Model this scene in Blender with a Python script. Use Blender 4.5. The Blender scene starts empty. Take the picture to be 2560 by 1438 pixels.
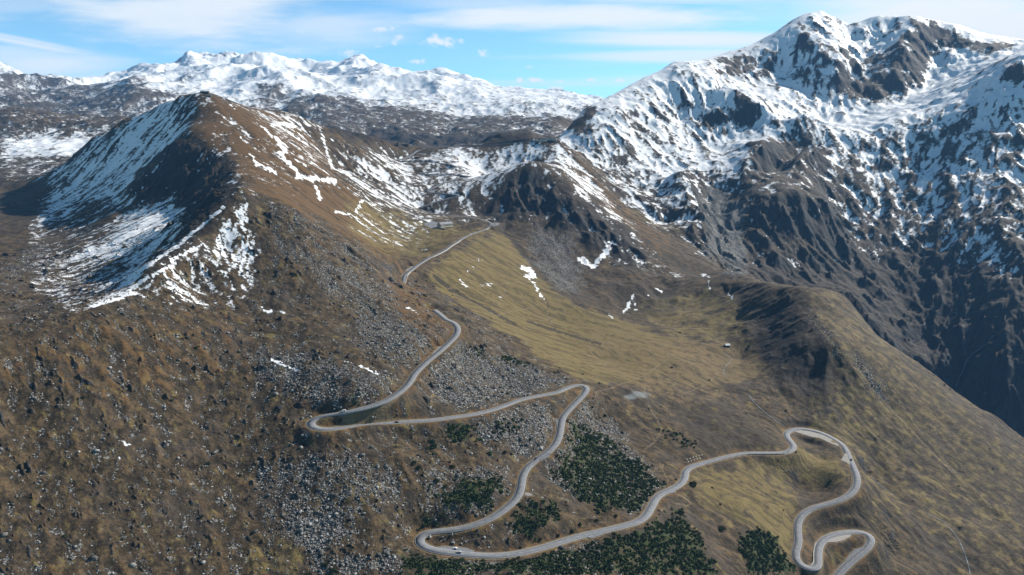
import bpy, bmesh, math, random
import numpy as np
from mathutils import Vector, Matrix

random.seed(7)
scene = bpy.context.scene
R = math.radians

# ------------------------------------------------------------------ camera
FOC = 1707.0                       # focal length in photo pixels (24 mm on 36 mm, 2560 px wide)
PITCH = R(10.58)
CP, SP = math.cos(PITCH), math.sin(PITCH)
cam_d = bpy.data.cameras.new("camera")
cam_d.lens = 24.0
cam_d.sensor_width = 36.0
cam_d.clip_start = 1.0
cam_d.clip_end = 60000.0
cam = bpy.data.objects.new("camera", cam_d)
scene.collection.objects.link(cam)
cam.location = (0, 0, 0)           # heights below are metres above the camera
cam.rotation_euler = (R(90) - PITCH, 0, 0)
scene.camera = cam

# ------------------------------------------------------------------ light
SUN_AZ = 57.0                      # degrees to the right of the view direction (+Y)
SUN_EL = 34.0
sun_d = bpy.data.lights.new("sun", 'SUN')
sun_d.energy = 5.0
sun_d.angle = R(0.5)
sun_d.color = (1.0, 0.93, 0.82)
sun = bpy.data.objects.new("sun", sun_d)
scene.collection.objects.link(sun)
sdir = Vector((math.cos(R(SUN_EL)) * math.sin(R(SUN_AZ)), math.cos(R(SUN_EL)) * math.cos(R(SUN_AZ)), math.sin(R(SUN_EL))))
sun.rotation_euler = sdir.to_track_quat('Z', 'Y').to_euler()

scene.view_settings.view_transform = 'Standard'
scene.view_settings.look = 'None'
scene.view_settings.exposure = 1.0
scene.view_settings.gamma = 1.0
scene.view_settings.use_curve_mapping = False
scene.render.engine = 'CYCLES'
scene.cycles.use_denoising = True
scene.cycles.volume_bounces = 0
scene.cycles.max_bounces = 4
scene.cycles.diffuse_bounces = 2
scene.cycles.glossy_bounces = 2
scene.cycles.transmission_bounces = 2

SKY_STRENGTH = 0.085


class NT:
    """small helper for node trees"""
    def __init__(self, nt):
        self.nt = nt

    def n(self, typ, **kw):
        nd = self.nt.nodes.new(typ)
        for k, v in kw.items():
            setattr(nd, k, v)
        return nd

    def put(self, sock, v):
        if isinstance(v, bpy.types.NodeSocket):
            self.nt.links.new(v, sock)
        else:
            sock.default_value = v

    def m(self, op, a, b=0.0, c=0.0, clamp=False):
        nd = self.n('ShaderNodeMath', operation=op)
        nd.use_clamp = clamp
        self.put(nd.inputs[0], a)
        self.put(nd.inputs[1], b)
        if op in ('MULTIPLY_ADD', 'COMPARE', 'SMOOTH_MIN'):
            self.put(nd.inputs[2], c)
        return nd.outputs[0]

    def step(self, v, lo, hi, olo=0.0, ohi=1.0):
        nd = self.n('ShaderNodeMapRange', interpolation_type='SMOOTHSTEP')
        self.put(nd.inputs[0], v)
        self.put(nd.inputs[1], lo)
        self.put(nd.inputs[2], hi)
        self.put(nd.inputs[3], olo)
        self.put(nd.inputs[4], ohi)
        return nd.outputs[0]

    def mix(self, f, a, b):
        nd = self.n('ShaderNodeMix', data_type='RGBA')
        self.put(nd.inputs[0], f)
        self.put(nd.inputs[6], a)
        self.put(nd.inputs[7], b)
        return nd.outputs[2]

    def noise(self, vec, scale, detail=4.0, rough=0.55, dim='3D', out=0):
        nd = self.n('ShaderNodeTexNoise', noise_dimensions=dim)
        self.put(nd.inputs['Vector'], vec)
        self.put(nd.inputs['Scale'], scale)
        self.put(nd.inputs['Detail'], detail)
        self.put(nd.inputs['Roughness'], rough)
        return nd.outputs[out]


def dir_at(px, py):
    """ray through a photo pixel as X/Y and Z/Y of the world"""
    u = (px - 1280.0) / FOC
    v = (719.0 - py) / FOC
    dy = CP + v * SP
    return u / dy, (-SP + v * CP) / dy


# ------------------------------------------------------------------ world: sky with clouds
world = bpy.data.worlds.new("World")
scene.world = world
world.use_nodes = True
wt = world.node_tree
wt.nodes.clear()
W = NT(wt)
sky = W.n('ShaderNodeTexSky', sky_type='NISHITA')
sky.sun_disc = False
sky.sun_elevation = R(SUN_EL)
sky.sun_rotation = R(SUN_AZ)
sky.altitude = 2500
sky.air_density = 1.0
sky.dust_density = 0.0
sky.ozone_density = 2.0
tc = W.n('ShaderNodeTexCoord')
sep = W.n('ShaderNodeSeparateXYZ')
wt.links.new(tc.outputs['Generated'], sep.inputs[0])
dx, dy_, dz = sep.outputs
dya = W.m('MAXIMUM', W.m('ABSOLUTE', dy_), 0.12)
A = W.m('DIVIDE', dx, dya)
E = W.m('DIVIDE', dz, dya)


def cvec(sa, se, off=0.0):
    c = W.n('ShaderNodeCombineXYZ')
    W.put(c.inputs[0], W.m('MULTIPLY', A, sa))
    W.put(c.inputs[1], W.m('MULTIPLY', E, se))
    W.put(c.inputs[2], off)
    return c.outputs[0]


wispn = W.noise(cvec(2.2, 14.0, 3.1), 1.6, 6.0, 0.62)
streakn = W.noise(cvec(0.9, 26.0, 8.7), 1.3, 5.0, 0.55)
puffn = W.noise(cvec(46.0, 62.0, 1.3), 1.0, 6.0, 0.66)


def blob(px, py, rx, ry, noise, namp, soft=0.7):
    """a cloud of the sky in the direction of (px, py), half sizes in photo pixels"""
    a0, e0 = dir_at(px, py)
    da = W.m('DIVIDE', W.m('SUBTRACT', A, a0), rx / FOC)
    de = W.m('DIVIDE', W.m('SUBTRACT', E, e0), ry / FOC)
    r = W.m('SQRT', W.m('ADD', W.m('MULTIPLY', da, da), W.m('MULTIPLY', de, de)))
    v = W.m('ADD', W.m('SUBTRACT', 1.0, r), W.m('MULTIPLY', W.m('SUBTRACT', noise, 0.5), namp))
    return W.step(v, 0.0, soft)


cl = W.step(wispn, 0.50, 0.80, 0.0, 0.55)                      # faint veil everywhere
cl = W.m('MAXIMUM', cl, W.m('MULTIPLY', W.step(streakn, 0.50, 0.72), 0.55))
for (px, py, rx, ry, nz, na, so, k) in [
        (520, 25, 430, 110, wispn, 2.2, 0.9, 0.85), (800, 60, 330, 70, wispn, 2.2, 1.0, 0.55),
        (1500, 45, 560, 40, wispn, 1.8, 0.8, 0.9), (1700, 98, 520, 26, streakn, 1.6, 0.8, 0.9),
        (2350, 20, 620, 120, wispn, 1.2, 0.9, 1.0), (2600, 70, 420, 110, wispn, 0.8, 0.8, 1.0),
        (1750, 140, 420, 22, streakn, 1.8, 0.8, 0.75), (120, 165, 300, 50, wispn, 1.6, 0.9, 0.8),
        (280, 205, 330, 34, wispn, 1.2, 0.9, 0.95), (30, 150, 160, 60, wispn, 1.2, 0.9, 0.6),
        (1200, 12, 300, 26, streakn, 1.8, 0.9, 0.45), (20, 10, 260, 30, wispn, 2.0, 0.9, 0.3)]:
    cl = W.m('MAXIMUM', cl, W.m('MULTIPLY', blob(px, py, rx, ry, nz, na, so), k))
for (px, py, rx, ry, k) in [
        (755, 72, 62, 18, .55), (965, 73, 48, 15, .75), (882, 70, 34, 10, .5), (993, 100, 24, 17, .7), (945, 116, 18, 9, .45),
        (1097, 103, 36, 18, .95), (1155, 102, 10, 7, .5), (1204, 134, 17, 10, .85), (1040, 154, 24, 8, .85), (868, 131, 46, 13, .6),
        (1300, 201, 12, 9, .9), (1345, 201, 34, 9, .95), (1402, 204, 22, 7, .85), (1390, 221, 20, 9, .85),
        (1475, 201, 22, 7, .85), (1548, 201, 24, 10, .9), (1294, 218, 18, 6, .8), (1322, 168, 9, 6, .4), (1240, 195, 8, 5, .4)]:
    cl = W.m('MAXIMUM', cl, W.m('MULTIPLY', blob(px, py, rx * 1.05, ry * 1.05, puffn, 3.4, 0.95), k))
# contrails on the left
for (p0, p1, wd, k) in [((-200, 62), (350, 160), 6.5, .75), ((-200, 50), (350, 155), 4.5, .6), ((-200, 86), (250, 158), 5, .5)]:
    a0, e0 = dir_at(*p0)
    a1, e1 = dir_at(*p1)
    L = math.hypot(a1 - a0, e1 - e0)
    nx, ny = -(e1 - e0) / L, (a1 - a0) / L
    ex = W.m('ADD', W.m('MULTIPLY', W.m('SUBTRACT', A, a0), nx), W.m('MULTIPLY', W.m('SUBTRACT', E, e0), ny))
    d = W.m('ABSOLUTE', W.m('ADD', ex, W.m('MULTIPLY', W.m('SUBTRACT', wispn, 0.5), 9.0 / FOC)))
    al = W.m('ADD', W.m('MULTIPLY', W.m('SUBTRACT', A, a0), (a1 - a0) / L), W.m('MULTIPLY', W.m('SUBTRACT', E, e0), (e1 - e0) / L))
    msk = W.m('MULTIPLY', W.step(d, 0.0, wd * 2 / FOC, 1.0, 0.0), W.step(al, L * 0.55, L, 1.0, 0.0))
    cl = W.m('MAXIMUM', cl, W.m('MULTIPLY', msk, k))
cl = W.m('MULTIPLY', cl, W.step(E, -0.02, 0.03))
cl = W.m('MULTIPLY', cl, W.m('MULTIPLY', W.step(E, 0.35, 0.8, 1.0, 0.0), W.step(dy_, 0.0, 0.25)))   # clouds masked out overhead and behind to lower the ambient light
bg = W.n('ShaderNodeBackground')
tint = W.n('ShaderNodeMix', data_type='RGBA', blend_type='MULTIPLY')
tint.inputs[0].default_value = 1.0
zenith_dim = W.n('ShaderNodeVectorMath', operation='SCALE')          # overhead sky scaled down to cut its fill light and deepen shadows
wt.links.new(sky.outputs[0], zenith_dim.inputs[0])
W.put(zenith_dim.inputs['Scale'], W.step(dz, 0.22, 0.75, 1.0, 0.42))
W.put(tint.inputs[6], zenith_dim.outputs[0])
tint.inputs[7].default_value = SKY_TINT = (0.82, 1.10, 1.08, 1)
W.put(bg.inputs[0], W.mix(cl, tint.outputs[2], (5.8, 5.95, 6.0, 1)))
bg.inputs[1].default_value = SKY_STRENGTH
wo = W.n('ShaderNodeOutputWorld')
wt.links.new(bg.outputs[0], wo.inputs[0])

# ------------------------------------------------------------------ scene helpers
COL = scene.collection


def tag(o, label=None, cat=None, group=None, kind=None):
    if label:
        o["label"] = label
    if cat:
        o["category"] = cat
    if group:
        o["group"] = group
    if kind:
        o["kind"] = kind
    return o


def link(name, mesh, parent=None, mat=None):
    o = bpy.data.objects.new(name, mesh)
    COL.objects.link(o)
    if mat is not None:
        mesh.materials.append(mat)
    if parent is not None:
        o.parent = parent
    return o


def empty(name, loc, rz=0.0):
    o = bpy.data.objects.new(name, None)
    o.empty_display_size = 0.5
    COL.objects.link(o)
    o.location = loc
    o.rotation_euler = (0, 0, rz)
    return o


def mesh_np(name, verts, faces, smooth=False):
    """verts (n,3) array; faces (m,k) int array, all k-gons"""
    me = bpy.data.meshes.new(name)
    verts = np.asarray(verts, dtype=np.float32)
    faces = np.asarray(faces, dtype=np.int32)
    m, k = faces.shape
    me.vertices.add(len(verts))
    me.vertices.foreach_set("co", verts.ravel())
    me.loops.add(m * k)
    me.loops.foreach_set("vertex_index", faces.ravel())
    me.polygons.add(m)
    me.polygons.foreach_set("loop_start", np.arange(m, dtype=np.int32) * k)
    if smooth:
        me.polygons.foreach_set("use_smooth", np.ones(m, dtype=bool))
    me.update(calc_edges=True)
    return me


def copy_tree(o, parent=None):
    c = o.copy()
    COL.objects.link(c)
    if parent is not None:
        c.parent = parent
    for ch in list(o.children):
        copy_tree(ch, c)
    return c


def simple_mat(name, col, rough=0.8, metal=0.0, var=0.15, scale=1.0, spec=0.3):
    ma = bpy.data.materials.new(name)
    ma.use_nodes = True
    nt = ma.node_tree
    S = NT(nt)
    b = nt.nodes['Principled BSDF']
    t = S.n('ShaderNodeTexCoord')
    nz = S.noise(t.outputs['Object'], scale, 4.0, 0.6)
    lo = tuple(c * (1 - var) for c in col) + (1,)
    hi = tuple(min(1, c * (1 + var)) for c in col) + (1,)
    S.put(b.inputs['Base Color'], S.mix(S.step(nz, 0.3, 0.7), lo, hi))
    b.inputs['Roughness'].default_value = rough
    b.inputs['Metallic'].default_value = metal
    b.inputs['Specular IOR Level'].default_value = spec
    return ma
# ------------------------------------------------------------------ terrain: shape
# Survey of the place: ridges, slopes and valley lines, each point as a bearing
# (photo pixel px, py) and its distance ahead in metres.
CTRL = {
    'near_skyline': [(-250, 930, 520), (0, 869, 620), (116, 818, 660), (218, 781, 700), (281, 753, 735), (331, 739, 760), (352, 725, 785), (370, 664, 825), (387, 653, 835),
                     (443, 627, 880), (507, 591, 930), (563, 521, 990), (605, 467, 1040), (640, 483, 1045), (654, 488, 1045), (739, 523, 1045), (792, 558, 1055),
                     (900, 607, 1075), (950, 645, 1095), (985, 675, 1115)],
    'near_rib': [(645, 490, 1040), (650, 560, 985), (640, 640, 920), (640, 800, 800)],
    'left_ridge': [(486, 232, 1750), (491, 238, 1740), (493, 268, 1680), (492, 301, 1620), (471, 319, 1560), (468, 329, 1540), (517, 361, 1480), (549, 393, 1430), (591, 407, 1390),
                   (577, 424, 1320), (598, 455, 1150), (605, 467, 1040)],
    'summit': [(486, 232, 1750), (515, 229, 1780), (545, 240, 1800), (600, 262, 1850), (650, 276, 1900), (710, 284, 1950), (760, 294, 2000), (830, 330, 2050), (880, 350, 2110), (930, 360, 2200), (1000, 367, 2300)],
    'summit_gully': [(757, 304, 1960), (820, 396, 1850), (872, 430, 1880)],
    'west_skyline': [(486, 234, 1760), (420, 255, 1860), (330, 300, 1950), (240, 350, 1960), (150, 420, 1950)],
    'torl_ridge': [(1000, 367, 2300), (1074, 371, 2370), (1117, 368, 2390), (1170, 366, 2400), (1222, 362, 2390), (1275, 358, 2380), (1317, 352, 2360), (1360, 345, 2370), (1395, 345, 2360)],
    'torl_knoll': [(1230, 352, 2440), (1270, 338, 2470), (1300, 330, 2490), (1330, 338, 2480)],
    'brown_ridge': [(1395, 346, 2350), (1420, 372, 2310), (1480, 430, 2240), (1540, 490, 2150), (1600, 545, 2050), (1680, 592, 1930), (1750, 640, 1790), (1790, 668, 1690), (1850, 680, 1530), (1920, 717, 1350)],
    'mid_crest': [(1200, 540, 1830), (1222, 500, 1880), (1255, 450, 1940), (1310, 408, 2000), (1335, 405, 2000), (1370, 430, 1970), (1410, 450, 1950), (1450, 490, 1900), (1500, 530, 1850), (1560, 572, 1800),
                  (1620, 612, 1750), (1680, 650, 1700), (1750, 690, 1620)],
    'spur_crest': [(1920, 717, 1350), (1990, 722, 1290), (2040, 790, 1180), (2090, 860, 1090), (2150, 940, 1050), (2220, 1020, 1020), (2300, 1110, 965), (2400, 1220, 895), (2500, 1320, 825), (2620, 1410, 770)],
    'spur_skyline': [(1990, 716, 1310), (2060, 722, 1315), (2110, 735, 1300), (2150, 790, 1265), (2200, 850, 1240), (2300, 910, 1195), (2400, 990, 1135), (2480, 1040, 1095), (2520, 1080, 1055), (2560, 1130, 1015), (2660, 1240, 940)],
    'stream_up': [(1815, 910, 1120), (1815, 935, 1075), (1850, 975, 1010), (1875, 1000, 985), (1920, 1035, 955), (1955, 1065, 932)],
    'stream_low': [(2160, 1185, 880), (2250, 1260, 830), (2330, 1295, 815), (2390, 1360, 780), (2425, 1438, 740), (2440, 1500, 700)],
    'gully': [(1050, 690, 1190), (1130, 730, 1180), (1200, 775, 1125), (1290, 810, 1112), (1400, 850, 1115), (1480, 870, 1092)],
    'right_skyline': [(1400, 343, 2620), (1430, 305, 2720), (1455, 276, 2800), (1480, 262, 2850), (1540, 232, 3000), (1600, 197, 3150), (1650, 176, 3300), (1675, 158, 3370), (1690, 155, 3400), (1750, 150, 3500), (1800, 137, 3600),
                      (1860, 117, 3700), (1900, 108, 3760), (1930, 85, 3820), (1958, 66, 3860), (1990, 44, 3920), (2010, 33, 3960), (2055, 24, 4000), (2085, 42, 4000), (2130, 62, 4050), (2175, 44, 4000), (2200, 40, 3990), (2290, 41, 3950),
                      (2350, 55, 3910), (2385, 58, 3900), (2430, 78, 3850), (2500, 92, 3800), (2545, 97, 3800), (2700, 110, 3800)],
    'shoulder': [(2700, 120, 2900), (2560, 150, 2900), (2510, 165, 2920), (2480, 185, 2950), (2400, 240, 2950), (2300, 282, 2900), (2200, 322, 2830), (2100, 362, 2740), (2000, 400, 2650), (1900, 440, 2480)],
    'trough': [(1960, 345, 2950), (2050, 315, 3080), (2150, 285, 3200), (2250, 250, 3300), (2350, 215, 3370), (2450, 165, 3430), (2550, 130, 3480)],
    'ravine': [(1805, 660, 1930), (1798, 610, 2060), (1788, 560, 2170), (1752, 490, 2340), (1745, 420, 2520), (1790, 370, 2750)],
    'wall_foot': [(1860, 680, 1880), (1900, 695, 1900), (2000, 705, 1950), (2110, 735, 1900), (2200, 845, 1790), (2300, 905, 1770), (2400, 985, 1710), (2480, 1035, 1620), (2560, 1125, 1580), (2660, 1180, 1550)],
    'far_skyline': [(-200, 150, 7500), (0, 170, 7500), (40, 177, 7400), (80, 195, 7300), (130, 212, 7200), (180, 225, 7000), (205, 226, 7400), (240, 222, 7800), (290, 206, 7800), (300, 207, 7800), (350, 209, 7900), (380, 200, 8000),
                    (430, 185, 8300), (450, 170, 8400), (463, 156, 8500), (470, 158, 8550), (490, 139, 8700), (520, 132, 8800), (550, 131, 8850), (580, 127, 8900), (600, 139, 8850), (640, 142, 8900), (670, 138, 9000), (700, 150, 9000),
                    (745, 148, 9000), (770, 158, 9000), (776, 152, 9000), (800, 162, 9000), (820, 172, 8900), (842, 158, 9000), (850, 160, 9000), (870, 168, 8900), (900, 170, 8850), (914, 160, 8800), (950, 170, 8700), (1000, 181, 8500), (1040, 185, 8500),
                    (1065, 180, 8800), (1110, 181, 8800), (1130, 181, 8800), (1170, 195, 8500), (1210, 210, 8300), (1250, 226, 8000), (1290, 232, 7600), (1330, 233, 7300), (1345, 228, 7100), (1358, 224, 7000), (1375, 231, 7000), (1410, 235, 7000), (1440, 243, 7000), (1465, 248, 7000), (1520, 260, 7000), (1700, 262, 7200)],
    'far_bench': [(430, 245, 6300), (520, 215, 6800), (640, 200, 7200), (760, 205, 7000), (860, 215, 6700), (960, 215, 6700), (1060, 232, 6300), (1160, 240, 6200), (1260, 250, 5900)],
    'far_rib_a': [(580, 128, 8880), (600, 165, 8250), (590, 195, 7700)], 'far_rib_b': [(675, 140, 9000), (660, 170, 8250), (620, 195, 7650)], 'far_rib_c': [(490, 140, 8700), (470, 175, 8000), (440, 205, 7500)],
    'far_rib_d': [(842, 159, 9000), (850, 185, 8000), (830, 208, 7200)], 'far_rib_e': [(914, 161, 8800), (960, 195, 7850), (1000, 218, 7050)], 'far_rib_f': [(1065, 181, 8800), (1120, 208, 7600), (1180, 238, 6500)],
    'far_dip_a': [(540, 150, 8800), (535, 185, 8350)], 'far_dip_b': [(640, 160, 8900), (640, 190, 8500)], 'far_dip_c': [(760, 175, 8900), (750, 200, 7900)], 'far_dip_d': [(890, 185, 8700), (900, 205, 7900)], 'far_dip_e': [(1030, 200, 8500), (1060, 222, 7500)],
    'summit_rib': [(2008, 34, 3960), (1990, 68, 3800), (2014, 92, 3680), (2058, 123, 3560), (2120, 143, 3500)], 'summit_snow': [(2090, 60, 3960), (2110, 100, 3820), (2150, 125, 3740)],
    'buttress': [(2290, 42, 3950), (2268, 90, 3740), (2250, 140, 3560), (2232, 190, 3420)], 'buttress_left': [(2235, 60, 3940), (2190, 110, 3820), (2150, 160, 3640)], 'buttress_right': [(2345, 70, 3880), (2345, 140, 3700), (2310, 205, 3450)],
    'bowl_ridge': [(1750, 180, 3250), (1790, 203, 3120), (1836, 230, 3010), (1885, 255, 2940), (1950, 296, 2880)], 'bowl_floor': [(1830, 200, 3380), (1880, 222, 3330), (1930, 238, 3260)], 'bowl_wall': [(1840, 150, 3580), (1900, 165, 3560), (1960, 190, 3500)],
    'small_peak_a': [(1928, 350, 2640), (1895, 400, 2480), (1850, 440, 2390)], 'small_peak_b': [(2025, 367, 2620), (1985, 420, 2480), (1930, 458, 2360)], 'between_peaks': [(1975, 372, 2720), (1930, 420, 2560)],
    'gorge_rim': [(1850, 455, 2380), (1885, 478, 2290), (1940, 500, 2215), (2000, 492, 2240), (2060, 505, 2250)], 'gorge_floor_edge': [(1835, 480, 2350), (1858, 545, 2190), (1872, 612, 2060), (1925, 618, 2060), (2040, 600, 2140)], 'gorge_floor': [(1790, 475, 2390), (1815, 520, 2270), (1828, 580, 2130), (1836, 640, 1985), (1838, 680, 1900)],
    'gorge_edge': [(1700, 430, 2330), (1722, 462, 2240), (1745, 520, 2120), (1776, 590, 1950), (1760, 625, 1870)],
    'left_mid_crest': [(-200, 255, 3300), (0, 268, 3300), (60, 276, 3300), (130, 285, 3250), (200, 297, 3200), (260, 292, 3200), (330, 300, 3150), (380, 296, 3100), (450, 300, 3000)],
    'far_hill_foot': [(0, 262, 5200), (60, 262, 5000), (150, 265, 5000), (250, 262, 5100), (330, 268, 4900), (420, 255, 5300)],
    'cliff_top': [(780, 318, 4000), (860, 322, 3980), (940, 333, 3960), (1040, 332, 3960), (1100, 345, 3930), (1180, 344, 3940), (1260, 334, 3960), (1340, 318, 4050)],
    'cliff_foot': [(780, 345, 3750), (860, 352, 3720), (940, 362, 3700), (1040, 364, 3700), (1100, 368, 3690), (1180, 368, 3700), (1260, 358, 3720), (1340, 340, 3800)],
}
PTS = [(-250, 1438, 425), (0, 1438, 445), (150, 1438, 455), (300, 1438, 465), (500, 1438, 480), (700, 1438, 490), (900, 1438, 497), (-200, 1150, 510),
       (0, 1150, 530), (300, 1150, 560), (640, 1200, 580), (500, 1000, 660), (300, 950, 640), (150, 1000, 595), (640, 1000, 670), (800, 700, 900), (800, 850, 770), (800, 1000, 670), (900, 800, 850), (950, 720, 960), (1000, 850, 800),
       (480, 860, 720), (480, 720, 840), (560, 620, 930), (700, 600, 960), (0, 1000, 580),
       # east flank of the left ridge
       (640, 380, 1500), (700, 430, 1450), (760, 500, 1350), (850, 560, 1300), (900, 590, 1340), (640, 460, 1250), (720, 360, 1650), (830, 450, 1580), (900, 520, 1560), (960, 640, 1300),
       # snow basin
       (1000, 520, 1720), (900, 470, 1700), (1000, 450, 1950), (900, 400, 1950), (1000, 420, 2080), (1150, 580, 1655), (1100, 600, 1560), (1050, 640, 1420), (1110, 562, 1665), (1000, 580, 1560),
       (1220, 450, 2150), (1185, 425, 2190), (1280, 400, 2270), (1200, 400, 2290), (1290, 420, 2150),
       # middle hill and the slope under it
       (1330, 480, 1920), (1350, 540, 1830), (1300, 560, 1780), (1250, 578, 1740), (1400, 600, 1700), (1450, 650, 1620), (1330, 640, 1600), (1380, 680, 1530), (1450, 720, 1470), (1520, 690, 1550), (1560, 630, 1690),
       (1600, 720, 1480), (1550, 780, 1360), (1650, 740, 1470), (1650, 800, 1330), (1750, 760, 1410), (1750, 830, 1240), (1830, 740, 1430), (1850, 800, 1300), (1380, 400, 2200), (1450, 450, 2120), (1530, 530, 1960),
       # meadow and basin floor
       (1500, 900, 1063), (1400, 800, 1240), (1300, 700, 1370), (1250, 620, 1530), (1200, 640, 1430), (1150, 660, 1330), (1600, 950, 977), (1700, 900, 1080), (1600, 870, 1120), (1500, 830, 1190), (1450, 760, 1320), (1800, 870, 1170), (1815, 862, 1190), (1600, 985, 915),
       (1060, 720, 1085), (1100, 760, 1000), (1160, 790, 960), (1250, 860, 950), (1250, 950, 840), (1400, 942, 885), (1330, 900, 930), (1150, 900, 830), (1100, 1000, 720), (1250, 985, 790),
       # slopes between the hairpins
       (1000, 1150, 610), (1150, 1150, 640), (900, 1250, 560), (1200, 1220, 600), (1480, 1050, 825), (1700, 1050, 880), (1620, 1000, 905), (1600, 1100, 800), (1500, 1200, 690), (1600, 1200, 705), (1400, 1250, 620), (1350, 1320, 565), (1480, 1130, 745),
       (1780, 930, 1070), (1800, 980, 1010), (1830, 1040, 905), (1900, 1090, 862), (1760, 1110, 820), (1850, 900, 1150), (1900, 930, 1085), (1950, 1000, 1005), (2000, 1040, 965), (1300, 1438, 495), (1100, 1438, 495), (1450, 1438, 510), (1600, 1438, 530), (1800, 1438, 580),
       (1930, 800, 1235), (1980, 870, 1115), (2020, 950, 1045), (2080, 1030, 975), (2150, 1100, 935), (2300, 1200, 885), (2500, 1400, 765), (2250, 1400, 725), (2250, 1350, 755), (2300, 1438, 705),
       (1900, 1200, 775), (1900, 1300, 690), (1850, 1250, 710), (2000, 1220, 805), (1950, 1400, 640), (1750, 1300, 655), (2060, 1150, 855), (2070, 1180, 818), (2060, 1232, 795), (2030, 1110, 905),
       # right wall
       (2500, 280, 2700), (2500, 400, 2480), (2500, 480, 2320), (2500, 560, 2170), (2500, 680, 1980), (2500, 780, 1850), (2500, 900, 1720), (2300, 400, 2640), (2300, 480, 2470), (2300, 560, 2310), (2300, 640, 2170), (2300, 720, 2040), (2300, 780, 1950), (2300, 860, 1850),
       (2100, 440, 2570), (2100, 500, 2450), (2100, 575, 2300), (2100, 640, 2150), (2100, 700, 2020), (2000, 620, 2080), (1960, 612, 2070), (2050, 440, 2520), (2400, 850, 1830), (2640, 600, 2080), (2640, 300, 2660), (2640, 450, 2380), (2640, 900, 1700), (2560, 1000, 1640), (2200, 760, 1960),
       (1500, 330, 2580), (1600, 330, 2700), (1700, 300, 2900), (1800, 260, 3100), (2010, 160, 3560), (1550, 420, 2430), (1650, 430, 2430), (1650, 500, 2250), (1690, 540, 2090),
       (1880, 330, 2880), (1810, 400, 2620), (1600, 480, 2300), (1680, 560, 2080), (2130, 200, 3500), (2400, 140, 3600), (2030, 240, 3330), (1850, 650, 1990),
       # far country
       (850, 300, 4400), (1000, 310, 4300), (1150, 310, 4500), (1150, 285, 5000), (1000, 270, 5200), (850, 265, 5300), (700, 255, 5400), (1400, 270, 5300), (1300, 300, 4500), (1300, 270, 5200), (650, 285, 4600), (540, 240, 5600),
       (1400, 300, 4300), (100, 240, 6200), (0, 240, 6300), (600, 170, 8100), (700, 180, 8000), (540, 175, 8000), (250, 240, 6600), (350, 235, 6600),
       (0, 350, 2720), (100, 350, 2720), (250, 350, 2680), (330, 340, 2700), (200, 376, 2440), (0, 400, 2300), (100, 400, 2290), (120, 430, 2120), (0, 450, 2000), (60, 480, 1850), (0, 520, 1600), (0, 600, 1250), (0, 700, 930), (0, 800, 740), (100, 760, 850), (60, 650, 1110), (-200, 600, 1250), (-200, 400, 2300),
       # west face and its bowl
       (420, 290, 1760), (400, 350, 1670), (350, 420, 1570), (300, 480, 1470), (220, 540, 1390), (150, 600, 1290), (450, 400, 1470), (420, 480, 1400), (350, 560, 1230), (280, 620, 1125), (200, 700, 975), (515, 430, 1405), (490, 480, 1365), (480, 560, 1190), (400, 622, 1000),
       (330, 700, 885), (250, 742, 815), (560, 450, 1330), (535, 530, 1180), (130, 720, 925), (200, 460, 1720), (120, 520, 1620), (440, 330, 1640)]
HID = [  # ground out of sight behind ridges: bearing px (at the horizon), distance, height
    (2100, 1650, -520), (2300, 1640, -620), (2500, 1530, -750), (2700, 1480, -800), (1960, 1660, -430), (1890, 1720, -370),
    (800, 2900, -40), (1000, 2950, -60), (1200, 2950, -60), (1350, 3000, -40), (600, 2600, 20), (700, 3300, -20), (1100, 3400, -60), (1450, 3500, -40),
    (100, 3800, 160), (300, 3700, 150), (500, 3700, 120), (-200, 3800, 160), (600, 3900, 60), (0, 4400, 240), (250, 4400, 240),
    (1700, 4300, 250), (1800, 4400, 300), (1900, 4600, 380), (2050, 4750, 420), (2200, 4700, 420), (2350, 4600, 420), (2500, 4500, 400), (2700, 4500, 350), (2000, 5200, 300), (2400, 5200, 300), (1700, 5200, 250), (2200, 7000, 250), (2600, 7000, 250), (1900, 8500, 250),
    (1385, 2950, 10), (1405, 3100, 40), (1430, 3300, 60), (1470, 3600, 90), (1360, 2750, -20),
    (1430, 2480, 25), (1500, 2370, -30), (1580, 2200, -95), (1330, 2200, -40), (1420, 2080, -25),
    (2000, 2850, 180), (300, 2250, -10), (420, 2300, 30), (400, 2060, 60),
    (200, 9500, 300), (600, 11500, 400), (1000, 11500, 300), (1400, 10000, 200), (1800, 6000, 300), (2300, 5500, 300), (2700, 5500, 300), (1500, 4200, 100), (1600, 4600, 200), (-200, 10000, 300), (2100, 14000, 100), (200, 14000, 100), (1200, 14000, 100), (2700, 12000, 100), (-300, 14000, 100),
    (-300, 330, -330), (600, 380, -372), (1300, 390, -372), (2000, 430, -470), (2700, 520, -560), (1000, 270, -430), (0, 250, -400), (2000, 280, -560), (2800, 300, -620), (1000, 200, -470), (-400, 200, -430), (2900, 200, -680)]

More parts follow.
